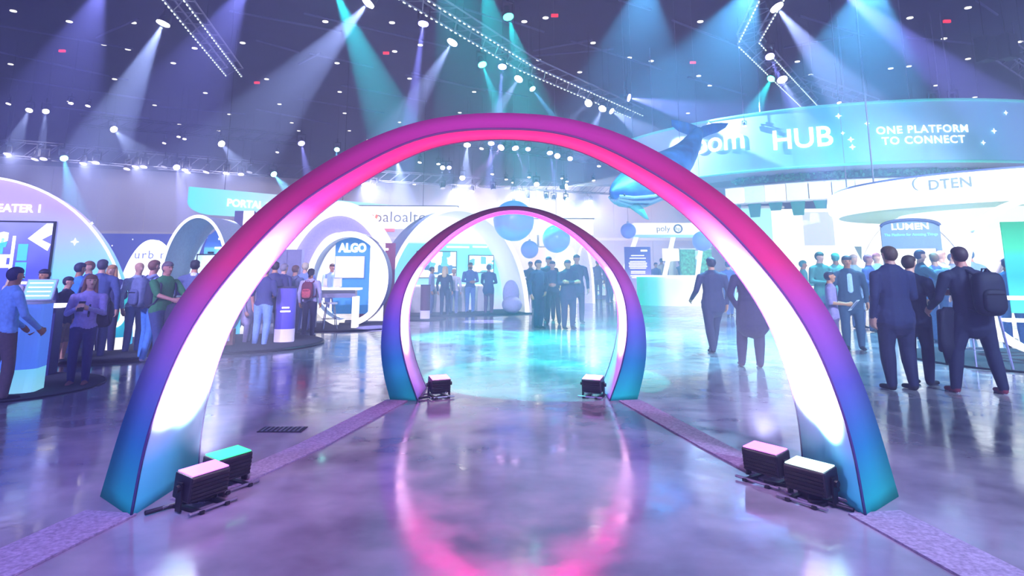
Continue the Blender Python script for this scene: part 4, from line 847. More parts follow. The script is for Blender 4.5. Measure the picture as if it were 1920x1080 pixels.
# ---- hub: white drum canopy with DTEN lettering
DC, DR = Vector((16.4, 21.4)), 5.25
dz0, dz1 = P(1765, 372, 16.8).z, P(1765, 310, 16.8).z
dr = thing('drum_canopy', 'large white drum canopy with grey DTEN lettering', 'canopy', (DC.x, DC.y, dz0)); AD = arc(64, 0, 2 * PI)
Hd = dz1 - dz0
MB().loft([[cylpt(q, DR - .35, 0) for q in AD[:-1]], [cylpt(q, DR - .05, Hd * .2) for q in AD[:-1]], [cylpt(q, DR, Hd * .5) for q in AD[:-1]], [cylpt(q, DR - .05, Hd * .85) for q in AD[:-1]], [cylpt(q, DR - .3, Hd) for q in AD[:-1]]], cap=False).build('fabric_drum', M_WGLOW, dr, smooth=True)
MB().slab([(x, y) for x, y, z in [cylpt(q, DR - .36, 0) for q in AD[:-1]]], .0, .02).build('green_soffit', mat('green_soffit', '#a8d6c2', .7, emit=.3, nosample=True), dr)
MB().tube([cylpt(q, DR - .3, Hd) for q in AD[:-1]], .05, 6, True).build('top_hoop', mat('indigo_trim', '#7484c8', .5), dr, smooth=True)
def on_drum(px, py):
    ac, q = ring_hit(px, py, DC, DR); zc_ = P(px, py, q.y).z - dz0
    return lambda x, y, z: cylpt(ac + x / DR, DR + .04 - y, zc_ + z)
m_dt = mat('sage_letter', '#a9b8b4', .5, grain=0)
lettering('DTEN', .4, m_dt, dr, (0, 0, 0), .02, fn=on_drum(1781, 345), spacing=1.05)
fnd = on_drum(1725, 345); cr_ = [(.2 * math.cos(t), .2 * math.sin(t)) for t in arc(16, PI * .55, PI * 1.45)] + [(-.02 + .13 * math.cos(t), .17 * math.sin(t)) for t in arc(12, PI * 1.42, PI * .58)]
mbc = MB(); mbc.prism(cr_, -.01, .01); mbc.v = [fnd(*p) for p in mbc.v]; mbc.build('crescent_logo', m_dt, dr)
for i in range(6): q = i * PI / 3 + .2; MB().cyl(cylpt(q, DR - .4, Hd), cylpt(q, DR - .4, CEIL - dz0), .025, n=5).build('hanging_cable', M_TRUSS, dr)
dw = thing('drum_core', 'pale blue curved wall beneath the white drum canopy', 'booth wall', (DC.x, DC.y, 0))
AW = arc(40, PI * .75, PI * 1.75)
MB().strip([cylpt(q, 3.0, 0) for q in AW], [cylpt(q, 3.0, dz0) for q in AW]).build('curved_panel', gradmat('core_print', [(0, '#f4f2ee'), (.5, '#f2f0ec'), (1, '#c8dcf2')], 0, -3.6, 2.4, .6, emit=.65), dw, smooth=True)
# ---- arched kiosk with blue grey panel
q = G(1725, 604); lk = thing('arched_kiosk', 'blue grey kiosk panel with LUMEN lettering under a white arch', 'kiosk', (q.x, q.y, 0), -.42)
Yk = q.y; wk = 92 * mp(Yk) / 1.0; z0, z1, zt_ = P(1715, 466, Yk).z, P(1715, 424, Yk).z, P(1715, 412, Yk).z
m_lk = mat('blue_grey_lam', '#7c98c4', .5, emit=.05, nosample=True)
top = [(wk / 2 * math.cos(t), z1 + (zt_ - z1) * math.sin(t)) for t in arc(16, 0, PI)]
MB().prism([(wk / 2, z0)] + top + [(-wk / 2, z0)], 0, .2).build('header_panel', m_lk, lk)
MB().tube([(x, -.02, z) for x, z in top], .05, 6).build('navy_trim', mat('navy_trim', '#46548c', .5), lk, smooth=True)
for s in (-1, 1): MB().box((s * (wk / 2 - .07), .1, z0 / 2), (.14, .2, z0)).build('post', m_lk, lk)
MB().box((0, .15, z0 - .6), (wk - .3, .06, 1.2)).build('screen', M_SCRW, lk); MB().box((0, .12, .5), (wk - .3, .3, 1.0)).build('counter', M_WHITE, lk)
lettering('LUMEN', .27, M_TXT, lk, (0, -.02, z1 - .02), .02, spacing=1.0, sx=1.15); lettering('The Platform for Amazing Things', .105, mat('cyan_letter', '#7ee8ff', .5, emit=1.0, grain=0, nosample=True), lk, (0, -.02, z1 - .26), .01)
wa = ring_booth('white_hoop', 'thin white hoop arching over the blue grey kiosk', 'arch', (q.x + .2, q.y + .3, 0), -.42, 1.7, 3.2, .0, .1, .25, M_WGLOW, M_WHITE, M_WHITE)
for i, (x, lab) in enumerate(((1772, 'peach globe lamp nearer the blue grey kiosk'), (1822, 'peach globe lamp farther from the blue grey kiosk'))):
    p = P(x, 457, 22); g = thing('globe_lamp', lab, 'lamp', (p.x, 22, 0), 0, 'peach globe lamps'); MB().ell((0, 0, p.z), (.3, .3, .22)).build('shade', mat('peach_glow2', '#f8d6c4', .6, emit=.8, nosample=True), g, smooth=True)
    MB().cyl((0, 0, .03), (0, 0, p.z - .18), .03).build('pole', M_WHITE, g); MB().cyl((0, 0, 0), (0, 0, .03), .2).build('base', M_WHITE, g)
# ---- white ring at the right edge with high table
disc_platform((8.75, 11.35), 1.75, 'dark round carpeted platform beneath the white hoop at the side edge', .03)
wh = thing('double_hoop', 'big double white hoop standing on the dark platform at the side edge', 'hoop', (9.75, 11.6, .03), -.35)
for y in (0, .45):
    MB().tube([(1.38 * math.cos(t), y, max(.03, 1.38 + 1.42 * math.sin(t))) for t in arc(60, 0, 2 * PI * 59 / 60)], .055, 8, True).build('hoop_tube', M_WGLOW, wh, smooth=True)
for t in arc(10, 0, 2 * PI * .9): MB().cyl((1.38 * math.cos(t), 0, max(.03, 1.38 + 1.42 * math.sin(t))), (1.38 * math.cos(t), .45, max(.03, 1.38 + 1.42 * math.sin(t))), .025, n=6).build('crossbar', M_WHITE, wh)
MB().box((.15, .55, 1.55), (1.5, .05, 1.7)).build('teal_graphic', gradmat('teal_print', [(0, '#58e4c0'), (.4, '#28b4e0'), (.7, '#3ac890'), (1, '#1e9a68')], 2, .7, 2.4, .5, emit=.5), wh)
ht = thing('high_table', 'white high table with slim crossed legs beside the man with the backpack', 'table', (G(1905, 690).x, 10.2, .03), -.3)
MB().box((0, 0, 1.06), (1.1, .5, .05)).build('table_top', M_WGLOW, ht, bevel=.01); MB().box((.12, 0, .72), (.85, .4, .035)).build('shelf', M_WGLOW, ht)
for s in (-1, 1):
    for u in (-1, 1): MB().cyl((s * .42, u * .18, 1.04), (s * .3, u * .2, 0), .02, n=8).build('leg', M_CHR, ht)
st = thing('bar_stool', 'slim white bar stool beside the white high table', 'stool', (7.35, 10.55, .03), .2)
MB().cyl((0, 0, .70), (0, 0, .74), .17, n=18).build('seat', M_WHITE, st)
for i in range(4):
    t = PI / 4 + i * PI / 2; MB().cyl((.1 * math.cos(t), .1 * math.sin(t), .7), (.2 * math.cos(t), .2 * math.sin(t), 0), .013, n=6).build('leg', M_CHR, st)
MB().tube([(.17 * math.cos(t), .17 * math.sin(t), .25) for t in arc(16, 0, 2 * PI * 15 / 16)], .009, 6, True).build('foot_ring', M_CHR, st)
# ---- hanging humpback whale
def whale():
    r = thing('hanging_whale', 'giant blue humpback whale model hanging with its tail raised', 'whale model', P(1235, 330, 19))
    base = P(1235, 330, 19)
    W0 = [P(1146, 360, 16.2), P(1152, 362, 16.35), P(1166, 360, 16.7), P(1190, 352, 17.3), P(1220, 336, 18.0), P(1250, 318, 18.7), P(1276, 298, 19.2), P(1295, 274, 19.6), P(1306, 252, 19.8), P(1311, 240, 19.9)]
    rad = [(.02, .02), (.16, .2), (.36, .36), (.62, .56), (.74, .64), (.66, .58), (.48, .44), (.32, .3), (.2, .22), (.16, .12)]
    pts = [p - base for p in W0]; rings = []; N = 28
    for i, p in enumerate(pts):
        t = (pts[min(i + 1, len(pts) - 1)] - pts[max(i - 1, 0)]).normalized(); side = t.cross(Vector((0, 0, 1))).normalized(); up = side.cross(t)
        rw, rh = rad[i]; rings.append([p + side * rw * math.cos(2 * PI * k / N) + up * rh * math.sin(2 * PI * k / N) for k in range(N)])
    m_w = bpy.data.materials.new('whale_skin'); m_w.use_nodes = True; nt = m_w.node_tree; b_ = nt.nodes['Principled BSDF']
    tc = nt.nodes.new('ShaderNodeTexCoord'); nz = nt.nodes.new('ShaderNodeTexNoise'); nz.inputs['Scale'].default_value = 1.6; nz.inputs['Detail'].default_value = 8; rp = nt.nodes.new('ShaderNodeValToRGB')
    els = rp.color_ramp.elements; els[0].position = .35; els[0].color = lin('#063a86') + (1,); els[1].position = .7; els[1].color = lin('#3a98e0') + (1,)
    nt.links.new(tc.outputs['Object'], nz.inputs['Vector']); nt.links.new(nz.outputs['Fac'], rp.inputs['Fac']); nt.links.new(rp.outputs['Color'], b_.inputs['Base Color']); b_.inputs['Roughness'].default_value = .5
    m_f = mat('whale_fin', '#1668bc', .5, grain=.25, scale=3); m_bl = mat('whale_belly', '#9cc8d0', .6, grain=.1)
    o = MB().loft(rings).build('body', m_w, r, smooth=True); sb = o.modifiers.new('sub', 'SUBSURF'); sb.levels = sb.render_levels = 1
    # throat pleats
    for k in range(7):
        path = []
        for i in range(1, 6):
            ang = math.radians(-150 + k * 20); p = pts[i]; t = (pts[i + 1] - pts[i - 1]).normalized(); side = t.cross(Vector((0, 0, 1))).normalized(); up = side.cross(t); rw, rh = rad[i]
            path.append(p + side * rw * .98 * math.cos(ang) + up * rh * .98 * math.sin(ang))
        MB().tube(path, .05, 6).build('throat_pleat', m_bl, r, smooth=True)
    # flukes
    def fin(name, outline, th, m):
        mb = MB(); n = len(outline); c = sum((Vector(p) for p in outline), Vector()) / n
        nrm = Vector()
        for i in range(n): nrm += (Vector(outline[i]) - c).cross(Vector(outline[(i + 1) % n]) - c)
        nrm.normalize(); A_ = [Vector(p) + nrm * th * .15 for p in outline]; B_ = [Vector(p) - nrm * th * .15 for p in outline]
        ct, cb_ = c + nrm * th, c - nrm * th
        v = A_ + B_ + [ct, cb_]; f = []
        for i in range(n): j = (i + 1) % n; f += [(i, j, 2 * n), (n + j, n + i, 2 * n + 1), (i, n + i, n + j, j)]
        mb.add(v, f).build(name, m, r, smooth=True)
    Pw = lambda x, y, Y: P(x, y, Y) - base
    fin('fluke', [Pw(1311, 243, 19.85), Pw(1306, 236, 19.8), Pw(1290, 230, 19.5), Pw(1272, 226, 19.2), Pw(1259, 224, 19.0), Pw(1260, 236, 19.0), Pw(1272, 246, 19.2), Pw(1290, 253, 19.6), Pw(1303, 258, 19.9)], .05, m_f)
    fin('fluke', [Pw(1308, 243, 19.85), Pw(1318, 236, 19.9), Pw(1336, 231, 20.0), Pw(1352, 230, 20.0), Pw(1366, 231, 20.0), Pw(1360, 240, 20.0), Pw(1346, 248, 20.0), Pw(1330, 253, 20.0), Pw(1315, 260, 20.0)], .05, m_f)
    fin('flipper', [Pw(1168, 372, 16.8), Pw(1190, 376, 17.0), Pw(1206, 390, 16.9), Pw(1217, 412, 16.7), Pw(1210, 410, 16.7), Pw(1190, 396, 16.8), Pw(1174, 384, 16.8)], .06, mat('whale_fin_pale', '#48b8a8', .5, grain=.25, scale=3))
    fin('flipper', [Pw(1222, 352, 18.4), Pw(1240, 352, 18.8), Pw(1262, 362, 19.2), Pw(1276, 378, 19.6), Pw(1262, 374, 19.4), Pw(1240, 366, 18.9)], .06, m_f)
    fin('dorsal_fin', [Pw(1262, 300, 18.9), Pw(1275, 286, 19.2), Pw(1281, 279, 19.2), Pw(1280, 290, 19.3), Pw(1278, 297, 19.3)], .04, m_f)
    eye = Pw(1170, 366, 16.35); MB().ell(eye, (.04, .04, .04), 10, 8).build('eye', M_BLACK, r)
    for p in (pts[3], pts[6]): MB().cyl(p + Vector((0, 0, .3)), Vector((p.x, p.y, CEIL - base.z)), .008, n=4).build('hanging_cable', M_TRUSS, r)
    return r
whale()
# ------------------------------------------------------------------ people
SKIN = {'l': '#d9a48c', 'm': '#b9805f', 'd': '#6d4636', 'r': '#c98878'}
def cap_rings(p0, r0, p1, r1, k, n=14):
    p0, p1 = Vector(p0), Vector(p1); ax = p1 - p0; L = ax.length
    if L < 1e-5: ax = Vector((0, 0, 1)); p1 = p0 + ax * 1e-4
    ax = ax.normalized(); a = Vector((0, 1, 0)) if abs(ax.y) < .8 else Vector((1, 0, 0)); u = ax.cross(a).normalized(); v = ax.cross(u)
    rings = []
    for t in (-1, -.8, -.4): rings.append((p0 + ax * r0 * t, r0 * math.sqrt(max(.0004, 1 - t * t))))
    rings.append((p0, r0)); rings.append(((p0 + p1) / 2, (r0 + r1) / 2)); rings.append((p1, r1))
    for t in (.4, .8, 1): rings.append((p1 + ax * r1 * t, r1 * math.sqrt(max(.0004, 1 - t * t))))
    out = []
    for c, r in rings:
        rg = []
        for i in range(n):
            q = 2 * PI * i / n; o = (u * math.cos(q) + v * math.sin(q)) * r; o.y *= k; rg.append(c + o)
        out.append(rg)
    return out
ARMS = {  # elbow, hand for the arm on side s (x is multiplied by s); person faces -Y
    'hang': ((.255, .03, 1.13), (.25, -.04, .87)), 'front': ((.25, .0, 1.13), (.07, -.27, 1.10)), 'pocket': ((.30, .09, 1.14), (.19, -.02, .93)), 'clasp': ((.25, -.02, 1.13), (.04, -.20, .92)),
    'fold': ((.25, -.06, 1.16), (-.08, -.20, 1.20)), 'phone': ((.24, -.03, 1.14), (.06, -.28, 1.24)), 'chin': ((.22, -.1, 1.16), (.06, -.2, 1.42)), 'out': ((.30, -.10, 1.16), (.34, -.36, 1.08)),
    'reach': ((.24, -.18, 1.2), (.16, -.46, 1.12)), 'side': ((.36, .0, 1.17), (.52, -.06, .98)), 'low': ((.26, -.08, 1.13), (.2, -.3, .93)), 'back': ((.27, .12, 1.14), (.24, .06, .88)), 'hip': ((.38, .08, 1.15), (.2, .0, 1.0))}
def person(label, foot, head_y, face, top, legs, shoes='#1a1a22', hair='#2a1c18', skin='l', arms=('hang', 'hang'), stance=(.10, 0.0, -.10, 0.0), sleeves=1.0, jacket=False, hairstyle='short', lean=(0, 0),
           vox=.02, build=1.0, inner=None, sole=None, depth=None, shorts=False, headturn=0.0, height=None, skirt=0.0, nod=0.0, coat=0.0):
    if depth is None: g = G(*foot)
    else: g = P(foot[0], foot[1], depth); g.z = 0
    Ht = height or P(foot[0], head_y, g.y).z - (0.0)
    S = Ht / 1.78
    r = thing('person', label, 'person', (g.x, g.y, 0), math.radians(face))
    mats = {}; order = []
    def M_(hexc, kind):
        key = (hexc, kind)
        if key not in mats:
            mats[key] = len(order); order.append(mat('%s_%s' % (kind, hexc[1:]), hexc, .75 if kind != 'skin' else .5, grain=.12 if kind != 'skin' else .05, scale=30))
        return mats[key]
    sk, tp, lg, sh = M_(SKIN[skin], 'skin'), M_(top, 'cloth'), M_(legs, 'cloth'), M_(shoes, 'shoe')
    inn = M_(inner, 'cloth') if inner else tp
    prims = []; kinds = []; kind_now = ['body']
    def cap(p0, r0, p1, r1, m, k=1.0): prims.append((Vector(p0), r0, Vector(p1), r1, m, k)); kinds.append(kind_now[0])
    lx = lambda z: lean[0] * max(0, z - .9); ly = lambda z: lean[1] * max(0, z - .9)
    def U(x, y, z): return Vector((x + lx(z), y + ly(z), z))
    B = build
    # torso
    cap(U(0, 0, 1.38), .155 * B, U(0, 0, 1.22), .155 * B, tp, .66)
    cap(U(-.12, .01, 1.40), .075, U(.12, .01, 1.40), .075, tp, .8)
    cap(U(0, 0, 1.22), .15 * B, U(0, -.005, 1.05), .145 * B, tp, .7)
    cap(U(0, 0, 1.03), .145 * B, U(0, 0, .96), .155 * B, tp if jacket or skirt else lg, .7)
    if jacket:
        cap(U(0, 0, 1.05), .16 * B, (0, 0, .84), .185 * B, tp, .68)
        cap(U(-.14, .0, 1.42), .07, U(.14, .0, 1.42), .07, tp, .8)
    else:
        cap(U(0, -.01, 1.03), .15 * B, U(0, -.01, .95), .155 * B, tp, .72)
    if coat: cap((0, 0.02, .95), .18 * B, (0, .03, .95 - coat), .2 * B, tp, .7)
    if skirt: cap((0, 0, .95), .17, (0, 0, .95 - skirt), .2, lg, .8)
    if inner: cap(U(0, -.085 * B, 1.40), .045, U(0, -.095 * B, 1.1), .04, inn, .6)
    kind_now[0] = 'other'
    # neck + head
    cap(U(0, .012, 1.45), .064, U(0, .005, 1.56), .058, sk)
    ht_ = Matrix.Rotation(math.radians(headturn), 3, 'Z') @ Matrix.Rotation(nod, 3, 'X'); hc = U(0, -.015, 1.655)
    def hp(x, y, z): return hc + ht_ @ Vector((x, y, z))
    cap(hp(0, .012, .025), .088, hp(0, .004, .03), .086, sk, 1.08); cap(hp(0, -.01, -.03), .073, hp(0, -.02, -.072), .05, sk, 1.0); cap(hp(0, .015, -.03), .068, hp(0, .01, -.06), .055, sk, 1.0)
    cap(hp(0, -.085, .0), .012, hp(0, -.098, -.03), .014, sk)
    for s in (-1, 1): cap(hp(s * .082, .005, .01), .014, hp(s * .084, .008, -.02), .012, sk)
    if jacket: cap(U(0, .03, 1.48), .062, U(0, .0, 1.49), .06, tp if not inner else inn)
    kind_now[0] = 'leg'
    # legs
    hipx = .085 * B
    for s, (fx, fy) in ((-1, (stance[2], stance[3])), (1, (stance[0], stance[1]))):
        hip = Vector((s * hipx, 0, .92)); ank = Vector((fx, fy, .085)); kn = (hip + ank) / 2 + Vector((fx * .05, -.025 - .05 * abs(fy), .01))
        cap(hip, .098 * B, kn, .066 * B, lg)
        if shorts:
            cap(kn, .066 * B, kn + (ank - kn) * .1, .07, lg); cap(kn, .052, kn + (ank - kn) * .35, .056, sk); cap(kn + (ank - kn) * .35, .056, ank, .036, sk)
        else:
            cap(kn, .066 * B, kn + (ank - kn) * .35, .066 * B, lg); cap(kn + (ank - kn) * .35, .066 * B, ank + Vector((0, .01, -.01)), .052, lg)
        tdir = Vector((fx * .35, -1, 0)).normalized()
        cap(ank + Vector((0, .02, -.045)), .04, ank + tdir * .15 + Vector((0, 0, -.055)), .03, sh, 1.0)
        if sole: cap(ank + Vector((0, .03, -.075)), .018, ank + tdir * .17 + Vector((0, 0, -.075)), .016, M_(sole, 'shoe'), 1.0)
    kind_now[0] = 'other'
    # arms
    hands = []
    for s, an in ((-1, arms[0]), (1, arms[1])):
        e, h = ARMS[an] if isinstance(an, str) else an
        shd = U(s * .19 * (.5 + B / 2), .01, 1.405); el = U(s * e[0], e[1], e[2]); hd = U(s * h[0], h[1], h[2])
        cap(shd, .062, el, .048, tp); 
        if sleeves >= 1: cap(el, .047, el + (hd - el) * .92, .036, tp)
        else:
            cap(shd, .066, shd + (el - shd) * .7, .06, tp); cap(shd + (el - shd) * .6, .044, el, .041, sk); prims.pop(-3) if False else None
            cap(el, .041, hd, .029, sk)
        f = (hd - el).normalized(); inw = Vector((-s, 0, 0)); inw = (inw - f * inw.dot(f)).normalized(); nrm = f.cross(inw)
        palm = hd + f * .075; cap(hd, .028, palm, .03, sk); cap(hd + nrm * .02, .022, palm + nrm * .024, .02, sk); cap(hd - nrm * .02, .022, palm - nrm * .024, .02, sk)
        for i, off in enumerate((-.033, -.011, .011, .033)):
            b0 = palm + nrm * off * (1.0) + f * .01; ln = (.05, .06, .056, .045)[i]; c1 = b0 + f * ln * .6 + inw * .012 + nrm * off * .25; c2 = c1 + f * ln * .35 + inw * .026 + nrm * off * .1
            cap(b0, .0105, c1, .0095, sk); cap(c1, .0095, c2, .0085, sk)
        sg = -1 if f.dot(Vector((0, -1, 0))) < .5 else 1
        t0 = hd + f * .03 - nrm * .03 * s; cap(t0, .013, t0 + f * .035 - nrm * .026 * s + inw * .01, .011, sk); cap(t0 + f * .035 - nrm * .026 * s + inw * .01, .011, t0 + f * .062 - nrm * .03 * s + inw * .022, .0095, sk)
        hands.append(hd)
    # one continuous skin from the union
    mb = MB()
    for p0, r0, p1, r1, m, k in prims: mb.loft(cap_rings(p0, r0, p1, r1, k, 12))
    me = bpy.data.meshes.new('raw'); me.from_pydata([tuple(v) for v in mb.v], [], mb.f)
    bm = bmesh.new(); bm.from_mesh(me); bmesh.ops.recalc_face_normals(bm, faces=bm.faces); bm.to_mesh(me); bm.free()
    o = bpy.data.objects.new('raw', me); COL.objects.link(o)
    rm = o.modifiers.new('r', 'REMESH'); rm.mode = 'VOXEL'; rm.voxel_size = vox; sm = o.modifiers.new('s', 'SMOOTH'); sm.factor = .5; sm.iterations = 2 if vox < .015 else 1
    dg = bpy.context.evaluated_depsgraph_get(); dg.update(); body = bpy.data.meshes.new_from_object(o.evaluated_get(dg)); bpy.data.objects.remove(o, do_unlink=True); bpy.data.meshes.remove(me)
    nf = len(body.polygons); ctr = np.empty(nf * 3); body.polygons.foreach_get('center', ctr); ctr = ctr.reshape(-1, 3)
    best = np.full(nf, 1e9); idx = np.zeros(nf, int); isb = np.zeros(nf, bool)
    for (p0, r0, p1, r1, m, k), kd in zip(prims, kinds):
        a = np.array(p0); d = np.array(p1) - a; L2 = max(1e-9, d.dot(d)); t = np.clip(((ctr - a) @ d) / L2, 0, 1); df = ctr - (a + t[:, None] * d); df[:, 1] /= k
        ds = np.sqrt((df ** 2).sum(1)) - (r0 + (r1 - r0) * t); w_ = ds < best - 1e-4; best[w_] = ds[w_]; idx[w_] = m; isb[w_] = (kd == 'body' and m in (tp, lg)) or (kd == 'leg' and m == lg)
    hem = (.95 - coat - .12) if coat else (.80 if jacket else .915); zz = ctr[:, 2] + .02 * np.sin(ctr[:, 0] * 22)
    idx[isb] = np.where(zz[isb] > hem, tp, lg)
    body.materials.clear()
    for m in order: body.materials.append(m)
    body.polygons.foreach_set('material_index', idx.astype(np.int32)); body.polygons.foreach_set('use_smooth', np.ones(nf, bool))
    WX = S * (1.17 if jacket else 1.10); co = np.empty(len(body.vertices) * 3); body.vertices.foreach_get('co', co); co = co.reshape(-1, 3); hf = np.clip((1.57 - co[:, 2]) / .1, 0, 1); co[:, 0] *= S + (WX - S) * hf; co[:, 1] *= S * (1 + .08 * hf); co[:, 2] *= S; body.vertices.foreach_set('co', co.ravel()); body.name = 'body'
    link('body', body, r)
    # hair
    if hairstyle != 'bald':
        hb_ = MB(); m_h = mat('hair_' + hair[1:], hair, .6, grain=.25, scale=60)
        cc = hp(0, .029, .022); hb_.ell((0, 0, 0), (.089, .093, .1), 18, 12); hb_.ell((0, -.021, .038), (.0895, .096, .066), 18, 10); hb_.v = [tuple(cc + ht_ @ Vector(p)) for p in hb_.v]
        hair_o = hb_.build('hair', m_h, r, smooth=True); hair_o.scale = (S, S, S)
        if hairstyle == 'long':
            lb = MB(); lb.loft(cap_rings(hp(0, .05, .03), .085, U(0, .10, 1.45), .09, .6)); lo = lb.build('long_hair', m_h, hair_o, smooth=True)
            for s in (-1, 1): MB().loft(cap_rings(hp(s * .075, .0, .03), .03, U(s * .09, -.01, 1.48), .035, 1)).build('hair_lock', m_h, hair_o, smooth=True)
        if hairstyle == 'pony':
            lb = MB(); lb.loft(cap_rings(hp(0, .12, .06), .03, hp(0, .15, -.1), .022, 1)); lb.build('ponytail', m_h, hair_o, smooth=True)
        if hairstyle == 'beard':
            bb = MB(); bb.loft(cap_rings(hp(-.03, -.045, -.07), .038, hp(.03, -.045, -.07), .038, 1)); bb.build('beard', m_h, hair_o, smooth=True)
    if vox < .016:
        for s in (-1, 1):
            e = MB().ell(hp(s * .034, -.079, .018), (.012, .006, .007), 8, 6).build('eye', mat('eye_dark', '#20181c', .3, grain=0), r); e.scale = (S, S, S)
        e = MB().ell(hp(0, -.083, -.055), (.022, .006, .006), 8, 6).build('mouth', mat('lip', '#a05a54', .5, grain=0), r); e.scale = (S, S, S)
    r['S'] = S
    def at(x, y, z): return Vector((g.x, g.y, 0)) + Matrix.Rotation(math.radians(face), 3, 'Z') @ Vector((U(x, y, z).x * WX, U(x, y, z).y * S * 1.08, U(x, y, z).z * S))
    return r, at, S
def backpack(pa_, label, col, col2=None, off=(0, 0), zc=1.2, front=False, big=1.0):
    r0, at, S = pa_; rz = r0.rotation_euler.z; sg = -1 if front else 1
    b = thing('backpack', label, 'backpack', at(off[0], sg * .2 + off[1], zc), rz, 'backpacks worn by visitors')
    def sup(c, d, n1=16, n2=10, e=.55):
        mb = MB(); rings = []
        f = lambda w: math.copysign(abs(w) ** e, w)
        for j in range(n2 + 1):
            q = -PI / 2 + PI * j / n2; rings.append([(c[0] + d[0] * f(math.cos(q)) * f(math.cos(2 * PI * i / n1)), c[1] + d[1] * f(math.cos(q)) * f(math.sin(2 * PI * i / n1)), c[2] + d[2] * f(math.sin(q))) for i in range(n1)])
        return mb.loft(rings)
    k = S * big; m = mat('pack_' + col[1:], col, .7, grain=.15, scale=25); m2 = mat('pack_' + (col2 or col)[1:], col2 or col, .7, grain=.15, scale=25)
    sup((0, 0, 0), (.15 * k, .09 * k, .23 * k)).build('pack_body', m, b, smooth=True)
    pk = sup((0, sg * .085 * k, -.07 * k), (.115 * k, .04 * k, .12 * k)).build('front_pocket', m2, b, smooth=True)
    MB().box((0, sg * .126 * k, .0), (.16 * k, .006 * k, .012 * k)).build('zip', M_BLACK, pk)
    for s in (-1, 1):
        MB().tube([(s * .09 * k, -sg * .05 * k, .2 * k), (s * .115 * k, -sg * .17 * k, .255 * k), (s * .13 * k, -sg * .30 * k, .16 * k), (s * .14 * k, -sg * .31 * k, .0), (s * .16 * k, -sg * .2 * k, -.14 * k), (s * .12 * k, -sg * .05 * k, -.18 * k)], .016 * k, 6).build('shoulder_strap', m, b, smooth=True)
    MB().tube([(-.03 * k, -sg * .03 * k, .22 * k), (-.02 * k, -sg * .03 * k, .26 * k), (.02 * k, -sg * .03 * k, .26 * k), (.03 * k, -sg * .03 * k, .22 * k)], .009 * k, 6).build('carry_handle', m, b)
    return b
NV = .0125  # fine skin for the people near the camera
# ---- right hand side, near
p = person('man in a dark navy suit seen from behind beside the large arch', (1693, 731), 461, 190, '#1d2a55', '#161f44', hair='#5a4636', arms=('front', 'hang'), stance=(.13, .0, -.10, .04), jacket=True, inner='#8fa4d8', vox=NV, build=1.2, headturn=0)
p = person('man in a dark suit partly hidden behind the navy suited man', (1728, 722), 478, 120, '#182448', '#141c40', hair='#3a2c28', arms=('front', 'hang'), stance=(.08, .05, -.08, -.05), jacket=True, vox=NV, build=1.05)
bp = person('man in black jacket and slim black trousers with red trainers, wearing a backpack', (1842, 738), 462, 176, '#161c3c', '#12183a', shoes='#7a2a3a', hair='#3c2a30', skin='r', arms=('fold', ((.28, -.06, 1.13), (.30, -.24, 1.0))), stance=(.24, -.04, -.20, .02), jacket=True, vox=NV, build=1.1, sole='#e8e8f0', lean=(.1, 0))
backpack(bp, 'black backpack on the man with red trainers', '#101430', '#0c1028', off=(-.08, .04), zc=1.2, big=1.15)
q = bp[1](.215, -.06, .76); jk = thing('draped_jacket', 'dark jacket hanging over the arm of the man with red trainers', 'jacket', q, math.radians(176))
mb = MB(); rings = []
for z, w_, d_ in ((.27, .05, .05), (.22, .10, .07), (.05, .13, .075), (-.2, .145, .08), (-.4, .11, .06)):
    rings.append([(w_ * math.cos(t) * (1 + .18 * math.sin(4 * t)), d_ * math.sin(t) * (1 + .18 * math.sin(4 * t)), z + (.05 * math.sin(2 * t + .6) if z < 0 else 0)) for t in arc(25, 0, 2 * PI)[:-1]])
mb.loft(rings).build('cloth', mat('cloth_161830', '#161830', .8), jk, smooth=True); MB().loft(cap_rings((.07, -.05, .2), .045, (.1, -.06, -.26), .036, 1)).build('sleeve', mat('cloth_1a1c38', '#1a1c38', .8), jk, smooth=True)
p = person('woman in a lilac vest reading a leaflet beside the large arch', (1568, 672), 508, 60, '#8f7fae', '#5a4a72', hair='#1f2a40', skin='m', arms=('front', 'front'), vox=NV, stance=(.1, 0, -.06, .0), inner='#1a1e3a', jacket=True, nod=-.25, build=1.0, sleeves=.5)
q = p[1](0, -.38, 1.08); lf_ = thing('leaflet', 'folded leaflet held by the woman in the lilac vest', 'leaflet', q, .8); MB().box((0, 0, 0), (.16, .004, .24), rot=Matrix.Rotation(.7, 3, 'X')).build('paper', M_WHITE, lf_); MB().box((.0, -.012, 0.004), (.12, .003, .16), rot=Matrix.Rotation(.7, 3, 'X')).build('printed_panel', M_GREY, lf_)
p = person('man in a dark green suit with pale blue shirt facing the camera', (1602, 656), 479, -14, '#28445c', '#2c4a66', hair='#3c4650', skin='m', arms=('hang', 'hang'), jacket=True, inner='#a8c8f0', vox=.014, build=1.1, stance=(.12, 0, -.1, 0))
p = person('man in a grey green polo shirt and blue trousers turned toward the hoop', (1742, 639), 468, 75, '#48687e', '#5a80b4', hair='#3a3452', skin='l', arms=('reach', 'hang'), vox=.015, sleeves=.5, stance=(.06, .12, -.06, -.1), shoes='#3a5a78')
pb_ = person('visitor in a bright blue shirt with a grey backpack near the arched kiosk', (1768, 634), 474, 170, '#6c8af0', '#6a86b4', hair='#8a6a5a', vox=.018, sleeves=.5, shoes='#4a6a88')
backpack(pb_, 'grey backpack on the visitor in the bright blue shirt', '#7488a8', '#66799a')
